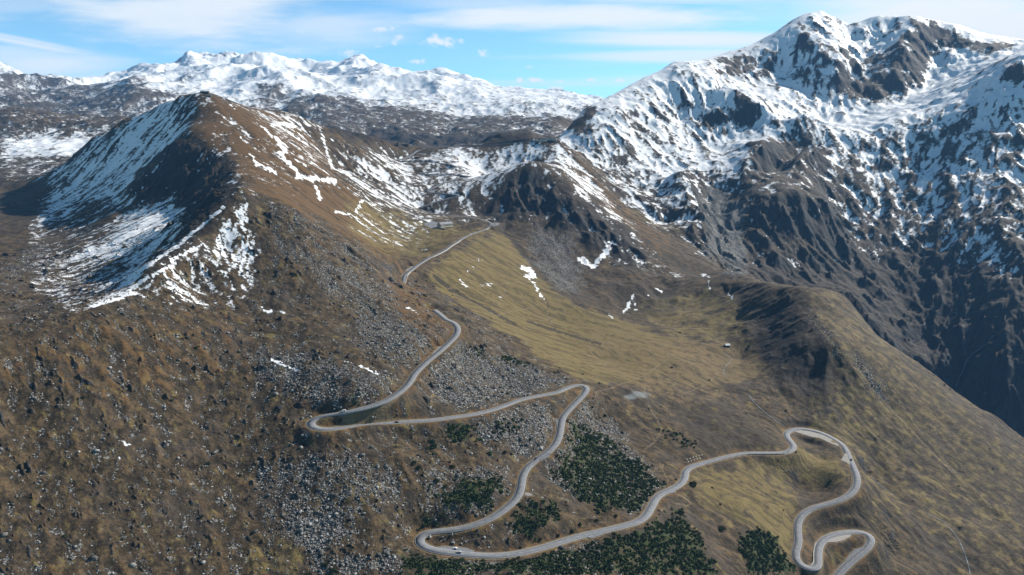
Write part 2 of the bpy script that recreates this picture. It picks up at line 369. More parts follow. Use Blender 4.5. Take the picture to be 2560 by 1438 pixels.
ROAD_LOW = [(1085, 775), (1100, 786), (1115, 799), (1126, 803), (1137, 809.5), (1143, 818), (1144.5, 827), (1140, 838), (1131, 849), (1118, 861), (1104, 874), (1087.5, 888), (1071, 901), (1052.5, 918), (1035, 937), (1026, 953), (1010, 971), (990, 986.5),
            (962, 1002), (923, 1016), (870, 1029), (835, 1035.5), (803, 1041), (787.6, 1047), (778.5, 1053.5), (775.7, 1060), (780, 1066.4), (792, 1071), (808, 1073), (834, 1072), (865, 1067.6), (903, 1062), (953, 1058), (990, 1055.7), (1053, 1052), (1081.5, 1050), (1134, 1043), (1187, 1035),
            (1229, 1025), (1264.5, 1013), (1303, 999), (1349, 989), (1391, 981), (1412, 972), (1433, 964.5), (1452, 962.6), (1466, 969), (1461.5, 983), (1444, 1002), (1423, 1023.5), (1407, 1044.6), (1401.7, 1069), (1398, 1090), (1387.6, 1111.5), (1366.5, 1132.6),
            (1338, 1152), (1317, 1171), (1306.7, 1192), (1303, 1213.5), (1296, 1238), (1278.5, 1259), (1247, 1284), (1211.7, 1303), (1169.5, 1317), (1134, 1324), (1099, 1327.5), (1068, 1332), (1050, 1343), (1048, 1355), (1060, 1366.5), (1088.5, 1376), (1134, 1383), (1187, 1388), (1240, 1389.5),
            (1292.6, 1384), (1345, 1372), (1398, 1356), (1451, 1340), (1504, 1328), (1556.5, 1315.5), (1592, 1305), (1613, 1291), (1627, 1270), (1640, 1246), (1654, 1234), (1671, 1226), (1690, 1217.7), (1705, 1206), (1712, 1192.6), (1714, 1180), (1725, 1169), (1746.4, 1161), (1777.7, 1152.6), (1815, 1142.6), (1853, 1135), (1878, 1133),
            (1928, 1133), (1955, 1132), (1973, 1128), (1983, 1120), (1982, 1111), (1974, 1101), (1967.6, 1092.6), (1966.4, 1084), (1973, 1077.6), (1986.4, 1073), (2005, 1072), (2030, 1075.7), (2055, 1083), (2080, 1095), (2103, 1110), (2115, 1126), (2123, 1145), (2131.6, 1164), (2140, 1184), (2143, 1203), (2139, 1219), (2126, 1235), (2100, 1250), (2064.6, 1261), (2033, 1270),
            (2008, 1285.6), (1996, 1305), (1994, 1326), (1996, 1354), (1989, 1382), (1994, 1403.5), (2012, 1417.6), (2033, 1421), (2045, 1410), (2045, 1386), (2050.6, 1361), (2068, 1343.7), (2100, 1333), (2135, 1329.6), (2163, 1333), (2178, 1347), (2170, 1368), (2149, 1386), (2124.5, 1407), (2103, 1428), (2089, 1446), (2060, 1482), (2025, 1535)]
ROAD_LOW_Z = [(0, -216), (2, -220), (20, -249), (25, -257), (45, -291), (58, -313), (67, -325), (89, -359), (97, -374), (115, -396), (129, -417), (133, -421), (138, -430), (len(ROAD_LOW) - 1, -446)]
ROAD_UP = [(1003, 716), (1009.5, 700.6), (1013, 688), (1026, 676.6), (1040, 665.6), (1056.6, 654.7), (1075, 643.8), (1095, 635), (1113.5, 625), (1127.7, 614), (1142, 605.5), (1155.8, 596), (1172, 587.7), (1194, 580), (1214, 573.5), (1224.8, 567), (1227, 560), (1220, 554), (1205, 548), (1183, 544), (1161, 541), (1139.4, 539), (1117.5, 537),
           (1084.7, 534.6), (1062.8, 531), (1052, 524), (1052, 519), (1062, 514), (1074, 510), (1099, 503), (1127, 496), (1145, 491), (1143, 487.5), (1117, 486), (1074.5, 483.5), (1066, 479), (1081.5, 471), (1106, 459), (1138, 449), (1173, 442.5), (1168, 440), (1152, 439.6), (1099, 438), (1050, 436), (1046, 434), (1074.5, 431), (1106, 427), (1131, 422), (1139.5, 417), (1131, 413),
           (1099, 409), (1046, 405.4), (990, 403), (985, 401), (1011, 397), (1032, 385), (1046, 376), (1074.5, 371.5), (1117, 368.5), (1169.5, 366), (1222, 362.5), (1275, 358.6), (1317, 354), (1363, 352), (1392, 351)]
ROAD_UP_Y = [(0, 1085), (1, 1118), (8, 1395), (16, 1735), (22, 1800), (25, 1840), (31, 1895), (35, 1930), (39, 2045), (44, 2085), (48, 2150), (53, 2215), (56, 2325), (59, 2395), (len(ROAD_UP) - 1, 2345)]


def lerp_seq(n, keys):
    return np.interp(np.arange(n), [k for k, _ in keys], [v for _, v in keys])


def road3d_low():
    p = np.array(ROAD_LOW, float)
    a, t = dir_at(p[:, 0], p[:, 1])
    z = lerp_seq(len(p), ROAD_LOW_Z)
    for _ in range(8):
        Yd = z / t
        P = np.stack([a * Yd, Yd, z], 1)
        s = np.concatenate([[0], np.cumsum(np.linalg.norm(np.diff(P[:, :2], axis=0), axis=1))])
        z = np.interp(s, [s[k] for k, _ in ROAD_LOW_Z], [v for _, v in ROAD_LOW_Z])
    Yd = z / t
    return np.stack([a * Yd, Yd, z], 1)


def road3d_up():
    p = np.array(ROAD_UP, float)
    a, t = dir_at(p[:, 0], p[:, 1])
    s = np.concatenate([[0], np.cumsum(np.hypot(*np.diff(p, axis=0).T) + 1.5 * np.abs(np.diff(p[:, 1])))])
    Yd = np.exp(np.interp(s, [s[k] for k, _ in ROAD_UP_Y], np.log([v for _, v in ROAD_UP_Y])))
    return np.stack([a * Yd, Yd, t * Yd], 1)


def resample(P, step):
    """Catmull-Rom through P, then even spacing"""
    P = np.asarray(P, float)
    Q = np.vstack([2 * P[0] - P[1], P, 2 * P[-1] - P[-2]])
    out = []
    for i in range(1, len(Q) - 2):
        p0, p1, p2, p3 = Q[i - 1:i + 3]
        k = max(4, int(np.linalg.norm(p2 - p1) / 1.5))
        u = np.linspace(0, 1, k, endpoint=False)[:, None]
        out.append(0.5 * ((2 * p1) + (-p0 + p2) * u + (2 * p0 - 5 * p1 + 4 * p2 - p3) * u ** 2 + (-p0 + 3 * p1 - 3 * p2 + p3) * u ** 3))
    C = np.vstack(out + [Q[-2:-1]])
    s = np.concatenate([[0], np.cumsum(np.linalg.norm(np.diff(C, axis=0), axis=1))])
    n = max(2, int(s[-1] / step))
    si = np.linspace(0, s[-1], n)
    C = np.stack([np.interp(si, s, C[:, k]) for k in range(3)], 1)
    return C


def smooth_line(C, k):
    for _ in range(k):
        C[1:-1] = 0.25 * C[:-2] + 0.5 * C[1:-1] + 0.25 * C[2:]
    return C


RL = smooth_line(resample(road3d_low(), 2.0), 6)
RU = resample(road3d_up(), 3.0)
zz = RU[:, 2].copy()
for _ in range(60):
    zz[1:-1] = 0.25 * zz[:-2] + 0.5 * zz[1:-1] + 0.25 * zz[2:]
RU[:, 2] = zz

# interpolate the survey over the land (log-perspective map coordinates)
KU, KV = 17.07, 17.07
src = []                                                   # (a, lnY, t)


def add_pt(px, py, Yd):
    a, t = dir_at(px, py)
    src.append((a, math.log(Yd), t))


for nm, pl in CTRL.items():
    pl = [p if len(p) == 3 else p for p in pl]
    for i in range(len(pl) - 1):
        (x0, y0, d0), (x1, y1, d1) = pl[i], pl[i + 1]
        k = max(1, int(math.hypot(x1 - x0, y1 - y0) / 22.0))
        for j in range(k):
            f = j / k
            add_pt(x0 + (x1 - x0) * f, y0 + (y1 - y0) * f, math.exp(math.log(d0) * (1 - f) + math.log(d1) * f))
    add_pt(*pl[-1])
for p in PTS:
    add_pt(*p)
for px, Yd, z in HID:
    src.append((dir_at(px, 400)[0], math.log(Yd), z / Yd))
for P in list(RL[::10]) + list(RU[::8]):
    src.append((P[0] / P[1], math.log(P[1]), P[2] / P[1]))
S_ = np.array(src)
# drop near duplicates
key = np.round(S_[:, 0] * KU * 8).astype(int) * 100000 + np.round(S_[:, 1] * KV * 8).astype(int)
_, ui = np.unique(key, return_index=True)
S_ = S_[np.sort(ui)]
SX, SY, ST = S_[:, 0] * KU, S_[:, 1] * KV, S_[:, 2]
n = len(SX)
D = np.sqrt((SX[:, None] - SX[None]) ** 2 + (SY[:, None] - SY[None]) ** 2)
Amat = np.zeros((n + 3, n + 3))
Amat[:n, :n] = -D - 0.004 * np.eye(n)
Amat[:n, n] = 1
Amat[:n, n + 1] = SX
Amat[:n, n + 2] = SY
Amat[n:, :n] = Amat[:n, n:].T
sol = np.linalg.solve(Amat, np.concatenate([ST, [0, 0, 0]]))
print("survey points", n)

NA = 1440
A_ax = np.linspace(-1.0, 1.0, NA)


def lnsteps():
    out = [math.log(190.0)]
    while out[-1] < math.log(15000):
        y = math.exp(out[-1])
        d = 0.006 if y < 400 else 0.00125 if y < 1300 else 0.0018 if y < 4200 else 0.0032 if y < 9300 else 0.02
        out.append(out[-1] + d)
    return np.array(out)


W_ax = lnsteps()
NR = len(W_ax)
print("terrain grid", NA, NR)
# coarse evaluation then bicubic-like (linear on a fine enough grid) upsampling
ca = np.linspace(-1.0, 1.0, 361)
cw = np.linspace(W_ax[0], W_ax[-1] + 1e-6, 460)
GA, GW = np.meshgrid(ca, cw)
qx, qy = (GA * KU).ravel(), (GW * KV).ravel()
tv = np.empty(qx.size)
for i in range(0, qx.size, 8000):
    dd = np.sqrt((qx[i:i + 8000, None] - SX[None]) ** 2 + (qy[i:i + 8000, None] - SY[None]) ** 2)
    tv[i:i + 8000] = -dd @ sol[:n] + sol[n] + sol[n + 1] * qx[i:i + 8000] + sol[n + 2] * qy[i:i + 8000]
TC = tv.reshape(GA.shape)


def up(C, ax_a=A_ax, ax_w=W_ax):
    """bilinear upsample of a coarse map array to the mesh grid"""
    fa = (ax_a - ca[0]) / (ca[1] - ca[0])
    fw = (ax_w - cw[0]) / (cw[1] - cw[0])
    ia = np.clip(fa.astype(int), 0, len(ca) - 2)
    iw = np.clip(fw.astype(int), 0, len(cw) - 2)
    ra = (fa - ia)[None, :]
    rw = (fw - iw)[:, None]
    top = C[iw][:, ia] * (1 - ra) + C[iw][:, ia + 1] * ra
    bot = C[iw + 1][:, ia] * (1 - ra) + C[iw + 1][:, ia + 1] * ra
    return (top * (1 - rw) + bot * rw).astype(np.float32)


def blur(M, k=1):
    for _ in range(k):
        P_ = np.pad(M, 1, mode='edge')
        M = (P_[:-2, 1:-1] + P_[2:, 1:-1] + 2 * M) / 4
        P_ = np.pad(M, 1, mode='edge')
        M = (P_[1:-1, :-2] + P_[1:-1, 2:] + 2 * M) / 4
    return M


YG = np.exp(W_ax)[:, None].astype(np.float32) * np.ones((1, NA), np.float32)
XG = YG * A_ax[None, :].astype(np.float32)
Z0 = blur(up(TC), 2) * YG


def slope_dir(Z, aa, ww, Yg):
    za = np.gradient(Z, aa, axis=1)
    zw = np.gradient(Z, ww, axis=0)
    gx = za / Yg
    gy = (zw - aa[None, :] * za) / Yg
    return gx.astype(np.float32), gy.astype(np.float32)


def hash2(ix, iy, seed):
    h = (ix.astype(np.int64) * 374761393 + iy.astype(np.int64) * 668265263 + seed * 974634721) & 0xffffffff
    h = ((h ^ (h >> 13)) * 1274126177) & 0xffffffff
    return (h ^ (h >> 16)) & 0xffff


_ang = np.linspace(0, 2 * np.pi, 65536, endpoint=False)
COS_T, SIN_T = np.cos(_ang).astype(np.float32), np.sin(_ang).astype(np.float32)


def perlin(x, y, seed):
    x0 = np.floor(x)
    y0 = np.floor(y)
    fx = (x - x0).astype(np.float32)
    fy = (y - y0).astype(np.float32)
    ix = x0.astype(np.int32)
    iy = y0.astype(np.int32)
    u = fx * fx * fx * (fx * (fx * 6 - 15) + 10)
    v = fy * fy * fy * (fy * (fy * 6 - 15) + 10)

    def g(i, j):
        h = hash2(ix + i, iy + j, seed)
        return COS_T[h] * (fx - i) + SIN_T[h] * (fy - j)
    a = g(0, 0) * (1 - u) + g(1, 0) * u
    b = g(0, 1) * (1 - u) + g(1, 1) * u
    return (a * (1 - v) + b * v) * 1.5


def gully(x, y, dx_, dy_, lam, seed):
    """ridges and runnels that follow the fall line; returns value and its slope sine part"""
    px = x / lam
    py = y / lam
    cx = np.floor(px)
    cy = np.floor(py)
    acc = np.zeros_like(px)
    acs = np.zeros_like(px)
    ws = np.zeros_like(px) + 1e-6
    for i in (-1, 0, 1):
        for j in (-1, 0, 1):
            h = hash2((cx + i).astype(np.int32), (cy + j).astype(np.int32), seed)
            jx = (h & 255).astype(np.float32) / 255.0
            jy = (h >> 8).astype(np.float32) / 255.0
            ex = px - (cx + i + jx)
            ey = py - (cy + j + jy)
            w = np.exp(-2.2 * (ex * ex + ey * ey))
            ph = 6.2832 * (ex * -dy_ + ey * dx_)
            acc += w * np.cos(ph)
            acs += w * np.sin(ph)
            ws += w
    return acc / ws, acs / ws


def sstep(v, lo, hi):
    q = np.clip((v - lo) / (hi - lo), 0, 1)
    return q * q * (3 - 2 * q)
# ------------------------------------------------------------------ terrain: relief
HS = 2                                                # work maps at half the mesh resolution
hA, hW = A_ax[::HS], W_ax[::HS]
Yh = YG[::HS, ::HS]
Xh = XG[::HS, ::HS]
Zh = Z0[::HS, ::HS]
Th = Zh / Yh
depth_h = Yh * CP - Zh * SP
PXh = 1280 + FOC * Xh / depth_h                       # bearing of every map cell
PYh = 719 - FOC * (Zh * CP + Yh * SP) / depth_h
RMh = np.maximum.accumulate(Th, axis=0)
VIS = Th >= RMh - 0.006


def hit(px, py, Z=None):
    """first ground point seen along the bearing (px, py)"""
    a, t = dir_at(px, py)
    i = int(np.clip(round((a - A_ax[0]) / (A_ax[1] - A_ax[0])), 0, NA - 1))
    T = (Z0 if Z is None else Z)[:, i] / YG[:, i]
    k = int(np.argmax(T >= t))
    if T[k] < t:
        return None
    if k > 0:
        f = (t - T[k - 1]) / max(1e-9, T[k] - T[k - 1])
        w = W_ax[k - 1] + (W_ax[k] - W_ax[k - 1]) * f
    else:
        w = W_ax[0]
    y = math.exp(w)
    return np.array([a * y, y, t * y])


def inpoly(poly, soft=3, vis=True):
    """soft mask of a patch of ground given by the bearings of its outline"""
    P = np.asarray(poly, float)
    m = np.zeros(PXh.shape, bool)
    bb = (PXh >= P[:, 0].min()) & (PXh <= P[:, 0].max()) & (PYh >= P[:, 1].min()) & (PYh <= P[:, 1].max())
    if vis:
        bb &= VIS
    idx = np.nonzero(bb)
    x = PXh[idx] + WN1[idx] * 8 + WN3[idx] * 26
    y = PYh[idx] + WN2[idx] * 6 + WN4[idx] * 14
    ins = np.zeros(x.shape, bool)
    for k in range(len(P)):
        x0, y0 = P[k]
        x1, y1 = P[(k + 1) % len(P)]
        if y0 == y1:
            continue
        c = ((y0 > y) != (y1 > y)) & (x < (x1 - x0) * (y - y0) / (y1 - y0) + x0)
        ins ^= c
    m[idx] = ins
    return blur(m.astype(np.float32), soft * 3)


def stroke(pts, width, wob=3.0):
    """soft line on the ground through the bearings pts"""
    P = np.asarray(pts, float)
    out = np.zeros(PXh.shape, np.float32)
    pad = width * 2 + 8
    bb = (PXh > P[:, 0].min() - pad) & (PXh < P[:, 0].max() + pad) & (PYh > P[:, 1].min() - pad) & (PYh < P[:, 1].max() + pad) & VIS
    idx = np.nonzero(bb)
    x = PXh[idx] + WN1[idx] * wob
    y = PYh[idx] + WN2[idx] * wob
    d = np.full(x.shape, 1e9)
    for k in range(len(P) - 1):
        (x0, y0), (x1, y1) = P[k], P[k + 1]
        ux, uy = x1 - x0, y1 - y0
        f = np.clip(((x - x0) * ux + (y - y0) * uy) / (ux * ux + uy * uy + 1e-9), 0, 1)
        d = np.minimum(d, np.hypot(x - x0 - f * ux, y - y0 - f * uy))
    out[idx] = 1 - sstep(d, width * 0.35, width * 0.75)
    return out


def fbm(x, y, lam, octs, seed, gain=0.5):
    s = 0
    am = 1.0
    for o in range(octs):
        s = s + am * perlin(x / lam, y / lam, seed + o)
        lam /= 2.03
        am *= gain
    return s


# wobble used to roughen every outline, in log-perspective map units
MU, MV = hA[None, :] * KU * np.ones_like(Yh), hW[:, None] * KV * np.ones_like(Yh)
WN1 = fbm(MU * 9, MV * 9, 1.0, 3, 11).astype(np.float32)
WN2 = fbm(MU * 9, MV * 9, 1.0, 3, 21).astype(np.float32)
WN3 = fbm(MU * 1.6, MV * 1.6, 1.0, 3, 23).astype(np.float32)
WN4 = fbm(MU * 1.6, MV * 1.6, 1.0, 3, 27).astype(np.float32)


def regions(lst, base=0.0):
    M = np.full(PXh.shape, base, np.float32)
    for val, poly, soft in lst:
        m = inpoly(poly, soft)
        M = M * (1 - m) + val * m
    return M


right = (Xh / Yh > dir_at(1398, 343)[0]) & (Yh > np.interp(Xh / Yh, [dir_at(p, 500)[0] for p in (1400, 1500, 1580, 1690, 1750, 1850, 1950, 2300, 2560)], [2460, 2350, 2190, 2010, 1880, 1720, 1650, 1640, 1560])) & (Yh < np.interp(Xh / Yh, [dir_at(p, 300)[0] for p in (1400, 1440, 1480, 1540, 1690, 1990, 2560)], [2700, 2800, 2950, 3150, 3650, 4250, 4250]))
far = (Yh > 3550) & ~right
nearz = ~right & ~far

WESTF = [(486, 233), (330, 300), (150, 425), (70, 590), (110, 690), (200, 790), (330, 735), (400, 655), (510, 590), (565, 520), (604, 466), (585, 425), (545, 395), (470, 330), (492, 300)]
CLIFFW = [(470, 332), (590, 408), (604, 466), (560, 545), (500, 610), (395, 690), (360, 720), (390, 640), (470, 560), (420, 500), (330, 520), (320, 460), (400, 400)]
MIDHILL = [(1335, 403), (1400, 448), (1450, 490), (1560, 575), (1640, 640), (1600, 690), (1520, 650), (1470, 640), (1440, 590), (1350, 545), (1250, 565), (1200, 545), (1256, 452), (1310, 407)]
# crags: how rough and rocky the ground is
rock = regions([
    (1.0, CLIFFW, 4), (1.0, MIDHILL, 4),
    (0.55, [(640, 485), (740, 520), (900, 605), (990, 690), (950, 720), (800, 640), (700, 560)], 4),
    (0.45, [(1440, 640), (1560, 640), (1700, 700), (1760, 760), (1650, 780), (1500, 720)], 5),
    (0.35, [(1770, 680), (1900, 715), (2000, 800), (2080, 1000), (1990, 1010), (1900, 900), (1800, 830)], 5),
    (0.8, [(0, 272), (130, 285), (330, 300), (300, 330), (100, 340), (0, 330)], 4),
    (0.45, [(0, 320), (330, 320), (250, 400), (0, 400)], 4),
    (0.85, [(770, 318), (960, 333), (1180, 344), (1260, 334), (1340, 330), (1330, 350), (1200, 372), (1000, 366), (860, 352)], 3),
    (0.6, [(480, 228), (500, 300), (520, 330), (470, 330), (440, 300)], 3),
    (0.55, [(1840, 990), (1960, 1000), (1990, 1070), (1940, 1060), (1880, 1020)], 3)], 0.1)
bn3 = fbm(MU * 7.0, MV * 7.0, 1.0, 4, 91).astype(np.float32)
rock = np.where(right, np.maximum(rock, 0.62), rock)
rock = np.where(far, np.maximum(rock, 0.6), rock)
MEADOW = [(1050, 690), (1120, 640), (1235, 575), (1290, 610), (1330, 690), (1420, 750), (1550, 800), (1700, 850), (1700, 905), (1600, 960), (1490, 960), (1350, 900), (1290, 850), (1200, 790), (1120, 740)]
BASIN = [(1600, 850), (1760, 850), (1920, 850), (1920, 930), (1830, 960), (1800, 1000), (1690, 1000), (1590, 960)]
ORANGE = [(470, 322), (500, 240), (545, 240), (650, 275), (720, 290), (770, 330), (820, 410), (880, 470), (1000, 610), (985, 665), (900, 603), (740, 520), (650, 483), (606, 462), (578, 425), (592, 405), (520, 362)]
smooth_ground = regions([(1.0, MEADOW, 5), (1.0, BASIN, 5), (0.6, ORANGE, 4), (0.8, [(880, 480), (1060, 550), (1240, 560), (1200, 620), (1050, 650), (960, 640), (860, 560)], 4),
                         (0.7, [(1990, 720), (2110, 735), (2300, 910), (2560, 1130), (2560, 1300), (2300, 1100), (2090, 860)], 5), (0.6, [(1690, 1190), (1960, 1140), (2120, 1100), (2130, 1220), (1990, 1290), (1900, 1330), (1750, 1270)], 5)], 0.0)

outcrop = np.where(nearz & (Yh < 1150), sstep(bn3, 0.0, 0.6) * sstep(fbm(MU * 1.9, MV * 1.9, 1.0, 3, 97), 0.12, 0.5) * (1 - smooth_ground) * (1 - sstep(PXh, 1350, 1800)), 0)
rock = np.maximum(rock, 0.75 * outcrop)
gx, gy = slope_dir(blur(Zh, 6), hA, hW, Yh)
sl0 = np.sqrt(gx * gx + gy * gy)
rough = np.clip(np.where(nearz & (Yh < 1150), 0.40, 0.62) + 0.85 * rock - 0.62 * smooth_ground, 0.07, 1.5)
rough = np.where(far, 2.0, rough)
rough = np.where(right & (Zh < -150), rough * 1.7, rough)
rough *= 0.55 + 0.75 * sstep(fbm(MU * 2.3, MV * 2.3, 1.0, 3, 61), -0.5, 0.5)

disp = np.zeros_like(Zh)
hollow = np.zeros_like(Zh)
ggx, ggy = gx.copy(), gy.copy()
streak = np.zeros_like(Zh)
for o, lam in enumerate([520, 260, 130, 64, 32, 16, 8]):
    keep = sstep(Yh * 0.085, lam * 0.75, lam * 1.25) * sstep(lam / (Yh * 0.0042), 1.0, 2.0)
    if keep.max() <= 0:
        continue
    sl = np.sqrt(ggx * ggx + ggy * ggy) + 1e-4
    wx = Xh + lam * 0.5 * perlin(Xh / (lam * 1.7), Yh / (lam * 1.7), 300 + o)
    wy = Yh + lam * 0.5 * perlin(Xh / (lam * 1.7), Yh / (lam * 1.7), 320 + o)
    cv, sv = gully(wx, wy, ggx / sl, ggy / sl, lam, 40 + o)
    rs = np.clip(rock, 0, 1) * 0.75
    cv = cv * (1 - rs) + (1.0 - 2.0 * np.abs(sv)) * rs
    amp = lam * np.minimum(sl, 0.9) * rough * keep * (0.075 if lam > 100 else 0.09 if lam > 50 else 0.125)
    disp += amp * cv
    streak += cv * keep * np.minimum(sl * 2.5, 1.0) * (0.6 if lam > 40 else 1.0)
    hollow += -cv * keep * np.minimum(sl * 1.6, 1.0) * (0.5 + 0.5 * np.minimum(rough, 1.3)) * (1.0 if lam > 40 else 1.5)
    k = amp * 6.2832 / lam * 0.8
    ggx += -k * sv * (-ggy / sl)
    ggy += -k * sv * (ggx / sl)
# crags: ridged noise
for o, lam in enumerate([300, 150, 75, 37, 18, 9]):
    keep = sstep(Yh * 0.07, lam * 0.75, lam * 1.25) * sstep(lam / (Yh * 0.0042), 1.0, 2.0)
    nz = 1 - 2 * np.abs(perlin(Xh / lam + 3.1, Yh / lam, 60 + o))
    disp += lam * (0.085 if lam > 20 else np.where(nearz & (Yh < 1150), 0.045, 0.085)) * keep * nz * (np.clip(rock, 0, 1) ** 1.3)
    nz2 = perlin(Xh / lam, Yh / lam, 80 + o)
    disp += lam * (0.055 if lam > 20 else 0.04) * keep * nz2 * (1 - 0.6 * smooth_ground)
    hollow -= 0.35 * keep * (nz * rock + nz2 * 0.6)
# banks of terracettes and benches on crags
Ysk_f = np.interp(PXh[-1], [p[0] for p in CTRL['far_skyline']], [p[2] for p in CTRL['far_skyline']])[None, :]
Ysk_r = np.interp(PXh[-1], [p[0] for p in CTRL['right_skyline']], [p[2] for p in CTRL['right_skyline']])[None, :]
# large faces of the far range
for o, lam in enumerate([1500, 760, 380]):
    nz = 1 - 2 * np.abs(perlin(Xh / lam + 7.7, Yh / (lam * 1.5), 160 + o))
    disp += np.where(far & (PXh < 1700), lam * 0.075 * nz * sstep(Zh, 150, 600) * (1 - 0.85 * sstep(PXh, 1000, 1300)), 0)
# keep the surveyed skylines
sky_d = np.full(Zh.shape, 9.0, np.float32)
for nm in ('right_skyline', 'far_skyline', 'left_ridge', 'near_skyline', 'mid_crest', 'torl_ridge'):
    for i in range(len(CTRL[nm]) - 1):
        (x0, y0, d0), (x1, y1, d1) = CTRL[nm][i], CTRL[nm][i + 1]
        u0, u1 = dir_at(x0, y0)[0] * KU, dir_at(x1, y1)[0] * KU
        v0, v1 = math.log(d0) * KV, math.log(d1) * KV
        f = np.clip(((MU - u0) * (u1 - u0) + (MV - v0) * (v1 - v0)) / ((u1 - u0) ** 2 + (v1 - v0) ** 2 + 1e-9), 0, 1)
        sky_d = np.minimum(sky_d, np.hypot(MU - u0 - f * (u1 - u0), MV - v0 - f * (v1 - v0)))
behind = (far & (Yh > Ysk_f)) | (far & (PXh > 1600) & (Yh < 5600)) | (right & (Yh > Ysk_r))
disp = np.where(behind, -np.abs(disp) - 4, disp)
disp *= sstep(Yh, 230, 420) * (0.22 + 0.78 * sstep(sky_d, 0.05, 0.75))


def upmap(M):
    """half-resolution map back to the mesh grid"""
    fa = np.arange(NA) / HS
    fw = np.arange(NR) / HS
    ia = np.minimum(fa.astype(int), M.shape[1] - 1)
    iw = np.minimum(fw.astype(int), M.shape[0] - 1)
    ia2 = np.minimum(ia + 1, M.shape[1] - 1)
    iw2 = np.minimum(iw + 1, M.shape[0] - 1)
    ra = (fa - ia)[None, :].astype(np.float32)
    rw = (fw - iw)[:, None].astype(np.float32)
    c0 = M[iw][:, ia] * (1 - ra) + M[iw][:, ia2] * ra
    c1 = M[iw2][:, ia] * (1 - ra) + M[iw2][:, ia2] * ra
    return (c0 * (1 - rw) + c1 * rw).astype(np.float32)


Z = Z0 + upmap(disp)
rockF = upmap(rock)
smF = upmap(smooth_ground)
# finest relief straight on the mesh
for lam, am in ((7.0, 0.5), (3.6, 0.28)):
    keep = sstep(lam / (YG * 0.003), 1.0, 2.0)
    Z += perlin(XG / lam, YG / lam, 140) * am * keep * (0.45 + 1.2 * rockF) * (1 - 0.7 * smF)

# ------------------------------------------------------------------ roads, lay-bys: cut into the ground
LAYBYS = [  # (surface, outline bearings)
    ('asphalt', [(1092, 1369), (1104, 1366.5), (1115, 1366), (1145, 1367.5), (1164, 1370.6), (1182, 1376), (1189, 1383), (1165, 1382), (1142, 1379), (1118, 1375)]),
    ('gravel', [(1077, 892), (1083, 880.6), (1094, 867.5), (1109, 864), (1102, 873), (1090, 886)]),
    ('gravel', [(1001, 692), (1013, 676.5), (1026, 666), (1035, 666), (1024, 677), (1008, 692)]),
    ('gravel', [(1985, 1079), (2005, 1085), (2024, 1090.5), (2031, 1092), (2049, 1095), (2068, 1104), (2092, 1114.5), (2099, 1114), (2080, 1098), (2055, 1086), (2024, 1078), (2000, 1075)]),
    ('gravel', [(2065, 1356), (2089, 1355), (2108, 1351), (2126, 1341), (2128, 1336), (2108, 1337), (2089, 1342), (2074, 1349)]),
    ('asphalt', [(2155, 1369), (2138, 1373), (2127, 1384), (2116, 1396), (2101, 1415), (2108, 1418), (2128, 1398), (2150, 1380)]),
    ('gravel', [(2103, 1151), (2112, 1134), (2117, 1134), (2125, 1155), (2126, 1163), (2116, 1156)]),
    ('asphalt', [(1388, 1046), (1398, 1050), (1402, 1062), (1399, 1075), (1393, 1070), (1390, 1058)]),
    ('gravel', [(1310, 1236), (1316, 1231), (1326, 1233), (1332, 1239), (1318, 1240)]),
    ('asphalt', [(1345, 1143), (1362, 1133), (1376, 1133), (1372, 1142), (1352, 1152)]),
    ('asphalt', [(1652, 1234), (1668, 1236), (1686, 1231), (1693, 1221), (1680, 1222)]),
    ('asphalt', [(1451, 1342), (1480, 1345), (1505, 1337), (1515, 1328), (1490, 1330)]),
    ('asphalt', [(1232, 557), (1250, 557), (1244, 564), (1231, 567)]),
    ('lot', [(1059, 559), (1083, 553), (1100, 560), (1091, 571), (1077, 571), (1063, 564)]),
]
ALLR = np.vstack([RL, RU])
ALLR_A, ALLR_T = ALLR[:, 0] / ALLR[:, 1], ALLR[:, 2] / ALLR[:, 1]
PXR = 1280 + FOC * ALLR[:, 0] / (ALLR[:, 1] * CP - ALLR[:, 2] * SP)
PYR = 719 - FOC * (ALLR[:, 2] * CP + ALLR[:, 1] * SP) / (ALLR[:, 1] * CP - ALLR[:, 2] * SP)


def layby_points(poly, lot=False):
    out = []
    for px, py in poly:
        k = int(np.argmin(np.hypot(PXR - px, PYR - py)))
        a, t = dir_at(px, py)
        z = (ALLR[k, 2] - 0.04) if not lot else hit(px, py)[2]
        out.append((a * z / t, z / t, z))
    return np.array(out)


def fill_poly(P, step):
    """points inside a plan polygon, heights from its outline"""
    x0, y0 = P[:, :2].min(0)
    x1, y1 = P[:, :2].max(0)
    gx_, gy_ = np.meshgrid(np.arange(x0, x1 + step, step), np.arange(y0, y1 + step, step))
    x, y = gx_.ravel(), gy_.ravel()
    ins = np.zeros(x.shape, bool)
    for k in range(len(P)):
        ax_, ay_ = P[k, :2]
        bx_, by_ = P[(k + 1) % len(P), :2]
        if ay_ == by_:
            continue
        ins ^= ((ay_ > y) != (by_ > y)) & (x < (bx_ - ax_) * (y - ay_) / (by_ - ay_) + ax_)
    x, y = x[ins], y[ins]
    w = 1 / (((x[:, None] - P[None, :, 0]) ** 2 + (y[:, None] - P[None, :, 1]) ** 2) + 0.5)
    z = (w * P[None, :, 2]).sum(1) / w.sum(1)
    return np.stack([x, y, z], 1)


LB = [(kind, layby_points(poly, kind == 'lot')) for kind, poly in LAYBYS]
RDIST = np.full(Z.shape, 1e3, np.float32)             # distance from the road core
RZ = np.zeros(Z.shape, np.float32)
RWS = np.full(Z.shape, 1e-12, np.float32)


